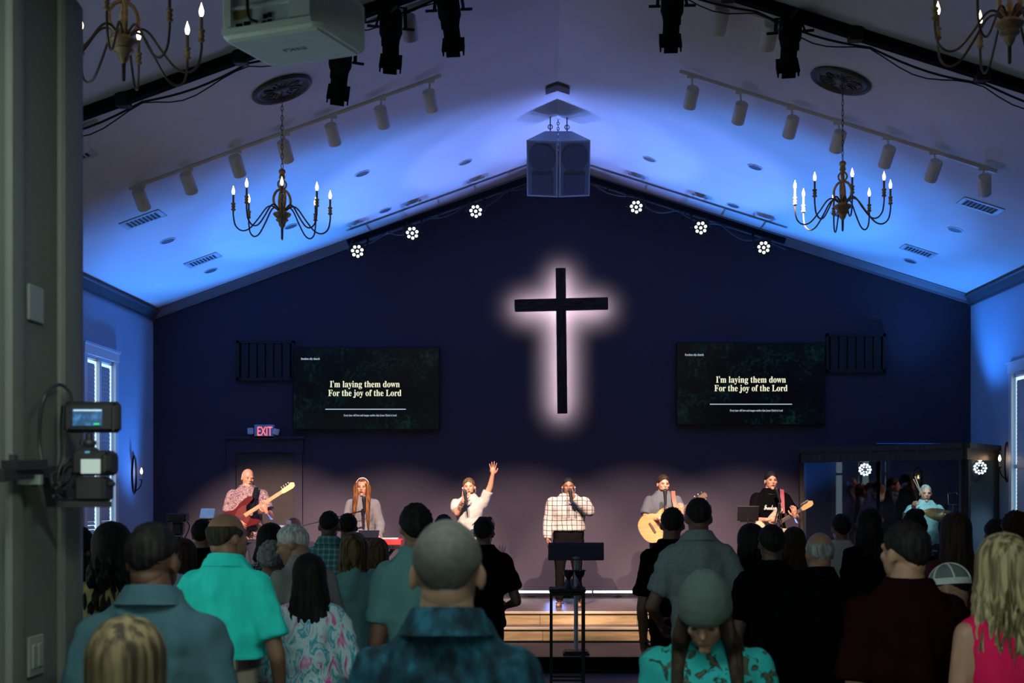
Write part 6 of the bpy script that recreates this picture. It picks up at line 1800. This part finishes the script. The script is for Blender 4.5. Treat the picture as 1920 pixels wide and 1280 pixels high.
perf('bald bass player with a grey beard and pink patterned shirt', 464, 878, DB, wd=1.06, belly=1.12, shirt=C_pais, skin='red', hem=.48, loose=.024, collar=C_pais, hair=balding(H_silver, .1, .015), yaw=.45, pitch=.15, roll=.03, face=dict(brow=H_grey),
     ea=Q(424, 972, DB - .05), wa=Q(446, 977, 16.36), eb=Q(508, 968, DB - .08), wb=Q(499, 958, 16.42),
     ha=dict(dir=(.6, -.1, -.5), palm=(.1, 1, -.1), curl=.7), hb=dict(dir=(-.3, -.25, .7), palm=(-.2, .6, .3), curl=.9),
     extra=chain_x(strap_on(Q(481, 913, DB - .1), Q(476, 932, DB - .20), Q(472, 962, DB - .24), 'strap', M_blackmat), beard_x(H_silver)), trou=M_jean, rot=.05)
# keyboard singer
C_gw = fabric('grey_white_blouse', (.17, .17, .185))
def key_x(o, s, T):
    n = 20
    MB().at(T).tube([(.087 * math.sin(a), -.005 + .0 * a, .025 + .105 * math.cos(a)) for a in [-1.6 + 3.2 * i / n for i in range(n + 1)]], .007, 8).build('hairband', mat('hairband_white', (.6, .58, .6), .6), o, 60)
    H = s['H']
    for sx in (-1, 1):
        MB().tube(smooth_path([T @ Vector((sx * .062, -.045, .06)), T @ Vector((sx * .085, -.045, -.01)), T @ Vector((sx * .082, -.05, -.10)), Vector((sx * (.09 if sx < 0 else .085), -.13, H - .42)), Vector((sx * (.10 if sx < 0 else .10), -.15, H - (.5 if sx < 0 else .66)))], 6), [max(.006, .026 + .014 * math.sin(PI * i / 24) - .018 * (i / 24) ** 3) for i in range(25)], 12).build('hair_lock', H_auburn, o, 60)
    vs = []; fs = []; nn = 48; k = H / 1.75
    for j, (z, rx, ry) in enumerate(((.625, .155, .122), (.60, .17, .135), (.55, .20, .155), (.50, .22, .17))):
        for i in range(nn):
            a = 2 * PI * i / nn; pl = 1 + .035 * j * math.sin(a * 14)
            vs.append((rx * k * pl * math.cos(a), ry * k * pl * math.sin(a), z * H))
    for j in range(3):
        for i in range(nn): fs.append((j * nn + i, j * nn + (i + 1) % nn, j * nn + nn + (i + 1) % nn, j * nn + nn + i))
    MB().add(vs, fs).build('peplum', C_gw, o, 70)
perf('woman with long auburn hair and a white blouse singing at the keyboard', 680, 897, DB, wd=.9, bust=.03, shirt=C_gw, shirtname='blouse', sleeve='long', loose=.02, skin='fair', hem=.6,
     hair=[('hair', hair_long(.34, .11, .05, .008, 51, open_=.9, puff=.14, back=.03), H_auburn)], face=dict(mouth=.009, brow=H_auburn), ea=Q(650, 985, DB), wa=Q(676, 1007, 16.45), eb=Q(713, 985, DB), wb=Q(710, 1007, 16.45),
     ha=dict(dir=(.1, -.9, -.35), palm=(0, -.2, -1), curl=.35, spread=.15), hb=dict(dir=(-.1, -.9, -.35), palm=(0, -.2, -1), curl=.35, spread=.15), extra=key_x)
# singer in white with a raised hand
C_wp = fabric('white_polo', (.27, .265, .26))
mtip = P(871.5, 921, 16.42)
def tattoo_x(o, s, T):
    a, e, w_ = s['S'][-1]
    MB().cyl(e.lerp(w_, .35), e.lerp(w_, .85), .0405, .0335, 12).build('forearm_tattoo', ramp_mat('tattoo_ink', [(.4, (.05, .03, .03)), (.6, (.28, .15, .11))], 'noise', 40, .6), o, 60)
def earpiece_x(o, s, T):
    for sx in (-1, 1):
        MB().at(T).ell((sx * .086, -.004, -.010), (.006, .009, .010), 8, 6).tube(smooth_path([(sx * .086, .0, -.012), (sx * .088, .02, -.05), (sx * .07, .05, -.10), (sx * .03, .07, -.16)], 4), .0012, 5).build('earpiece', mat('earpiece_white', (.6, .62, .65), .4), o, 60)
perf('man in a white polo singing with one hand raised', 880, 896, DB, wd=1.05, shirt=C_wp, skin='red', collar=C_wp, hair=short(H_brown, .09, .52, -.18, -.8), roll=-.05, face=dict(mouth=.008, brow=H_brown),
     ea=Q(857, 962, 16.58), wa=Q(871, 935, 16.45), eb=Q(919, 912, DB - .02), wb=Q(924, 888, DB - .06),
     ha=dict(dir=(.0, -.1, 1), palm=(.35, .6, -.2), curl=.95), hb=dict(dir=(.02, .02, 1), palm=(0, -1, .1), curl=.10, spread=.2, thumb=-1), extra=chain_x(tattoo_x, earpiece_x, beard_x(H_brown, t=.012)), trou=M_jean)
microphone(mtip, (.15, -.35, -1), 'black handheld microphone of the singer in white')
# woman in checked shirt
C_chk = plaid_mat('cloth_white_check', (.31, .295, .285), (.035, .031, .037), .064, .12)
mtip2 = P(1069, 919, 16.42)
def sandal_x(o, s, T):
    for (hp, kn, an) in s['legs']:
        sx = 1 if an.x > 0 else -1
        MB().capsule((an.x, an.y + .02, .03), (an.x + sx * .02, an.y - .15, .026), .034, .032, 10, 3).build('foot', skin_mat('brown', SK['brown']), o, 60)
        MB().box((an.x + sx * .01, an.y - .065, .008), (.08, .25, .016)).torus((an.x, an.y + .0, .075), .044, .006, (0, .2, 1), 16, 5).bar((an.x - .05, an.y - .10, .05), (an.x + .06, an.y - .10, .05), .02, .02).build('sandal', M_shoe, o, 60)
perf('woman in a white checked shirt and black trousers singing', 1066, 895, 16.77, wd=1.22, belly=1.15, bust=.05, shirt=C_chk, sleeve='long', skin='brown', loose=.03, hem=.585, hair=[('hair', hair_cap(.04, .5, -.1, -.8, rough=.005), H_black), ('hair_bun', MB().ell((0, .115, .06), (.04, .035, .04), 12, 8), H_black)],
     face=dict(mouth=.008), ea=Q(1029, 978, 16.75), wa=Q(1027, 1012, 16.62), eb=Q(1104, 958, 16.6), wb=Q(1075, 931, 16.47), ha=dict(dir=(.1, -.1, -1), palm=(1, .2, 0), curl=.4), hb=dict(dir=(-.25, -.15, .75), palm=(-.5, .5, -.2), curl=.95), extra=chain_x(sandal_x, earpiece_x), feet=False, collar=C_chk)
microphone(mtip2, (.12, -.35, -1), 'black handheld microphone of the woman in checks')
# acoustic guitarist
C_gp = fabric('grey_polo', (.07, .078, .095))
perf('man in a grey polo playing acoustic guitar and singing', 1243, 890, DB, wd=1.03, shirt=C_gp, collar=C_gp, skin='red', loose=.018, hair=short(H_dbrown, .10, .52, -.18, -.8, seed=5), face=dict(mouth=.006, brow=H_dbrown), yaw=.2, pitch=.08,
     ea=Q(1209, 974, DB - .12), wa=Q(1238, 972, 16.34), eb=Q(1284, 972, DB - .1), wb=Q(1279, 960, 16.38), ha=dict(dir=(.9, -.05, -.3), palm=(.1, 1, -.2), curl=.6), hb=dict(dir=(-.2, -.3, .7), palm=(-.2, .6, .3), curl=.9),
     extra=chain_x(strap_on(Q(1262, 920, DB - .08), Q(1264, 938, DB - .2), Q(1270, 962, DB - .26), 'strap', mat('strap_brown', (.16, .06, .03), .6)), beard_x(H_dbrown, t=.02)), trou=M_jean)
# electric guitarist
def tee_text(o, s, T):
    inv = s['M0'].inverted(); m = emit('tee_print', (.6, .56, .55), 0.0)
    m2 = mat('tee_print_white', (.75, .72, .70), .8)
    R = Matrix.Rotation(PI / 2, 4, 'X')
    yy = DE - .168
    text('\U0001D4D5\U0001D4FB\U0001D4EE\U0001D4EE\U0001D4ED\U0001D4F8\U0001D4F6 \U0001D4D2\U0001D4F2\U0001D4FD\U0001D502', .1, Matrix.Translation(P(1452, 951, yy)) @ R, m2, 'tee_lettering', o, .003)['fitw'] = .27
    text('church', .04, Matrix.Translation(P(1456, 957.5, yy)) @ R, m2, 'tee_lettering', o, .003)['fitw'] = .09
    c = inv @ P(1447, 917, DE)
    H = s['H']
    MB().tube([Vector((.082 * math.cos(a), -.01 + .088 * math.sin(a) - .02,   .855 * H + .035 * math.sin(a) - .005)) for a in [2 * PI * i / 28 for i in range(28)]], .0045, 6, True).build('necklace', M_chrome, o, 60)
DE = 16.72
perf('man in a black tee playing a cream electric guitar and singing', 1445, 884, DE, wd=1.05, shirt=C_black, skin='fair', loose=.02, hair=short(H_black, .10, .52, -.18, -.8, seed=8), yaw=.12, face=dict(mouth=.007),
     ea=Q(1413, 975, DE - .12), wa=Q(1440, 974, 16.34), eb=Q(1496, 975, DE - .12), wb=Q(1490, 966, 16.38), ha=dict(dir=(.9, -.05, .15), palm=(.1, 1, -.3), curl=.7), hb=dict(dir=(-.15, -.3, .8), palm=(-.2, .6, .3), curl=.9),
     extra=chain_x(tee_text, strap_on(Q(1466, 917, DE - .06), Q(1467, 934, DE - .2), Q(1468, 962, DE - .26), 'strap', mat('strap_red', (.24, .05, .06), .6))))
# drummer behind the glass
C_mint = fabric('mint_polo', (.22, .42, .42))
DD = 17.62
pd = P(1735, 908, DD); gd = pd.z - 1.75
person('drummer in a mint polo behind the booth glass, sticks raised', pd.x, DD, gd, 1.75, -.1, fine=True, world=True, wd=1.05, belly=1.1, shirt=C_mint, collar=C_mint, skin='fair', hair=short(H_grey, .02, .55, 0, -.7), face=dict(mouth=.004), pitch=.1,
       knees=[(pd.x - .24, DD - .36, .93), (pd.x + .24, DD - .36, .93)], ankles=[(pd.x - .24, DD - .30, .42), (pd.x + .24, DD - .30, .42)], ea=Q(1697, 972, DD - .1), wa=Q(1712, 955, DD - .36), eb=Q(1768, 976, DD - .05), wb=Q(1790, 966, DD - .32), ha=dict(dir=(.1, -.5, .8), palm=(.5, .5, 0), curl=.95), hb=dict(dir=(.6, -.6, .1), palm=(0, .3, -1), curl=.95),
       feet=False, trou=M_jean)
a, b = P(1729, 931, DD - .42), P(1714, 895, DD - .5)
for i, (p, q, wh) in enumerate(((P(1729, 930, DD - .42), P(1713, 899, DD - .52), 'lower'), (P(1727, 924, DD - .40), P(1716, 894, DD - .5), 'upper'))):
    mb = MB().cyl(p, q, .007, .005, 8).ell(q, (.007, .007, .009), 8, 5)
    tag(mb.build('drumstick', mat('stick_hickory', (.6, .48, .34), .5), None, 60), '%s of two pale drumsticks held up before the drummer' % wh, 'drumstick', 'drumsticks')

finish_people()

# ------------------------------------------------------------------ lettering becomes mesh
bpy.context.view_layer.update()
dg = bpy.context.evaluated_depsgraph_get()
for (o, m4, mt, nm, par, world) in TEXTS:
    me = bpy.data.meshes.new_from_object(o.evaluated_get(dg))
    fw = o.get('fitw')
    if fw and len(me.vertices):
        xs_ = [v.co.x for v in me.vertices]; wd_ = max(xs_) - min(xs_); sc_ = fw / wd_; mid = (max(xs_) + min(xs_)) / 2
        for v in me.vertices: v.co.x = (v.co.x - mid) * sc_
    me.transform(WM[par].inverted() @ m4)
    me.materials.clear(); me.materials.append(mt)
    cu = o.data
    bpy.data.objects.remove(o); bpy.data.curves.remove(cu)
    t = bpy.data.objects.new(nm, me); link(t); t.parent = par
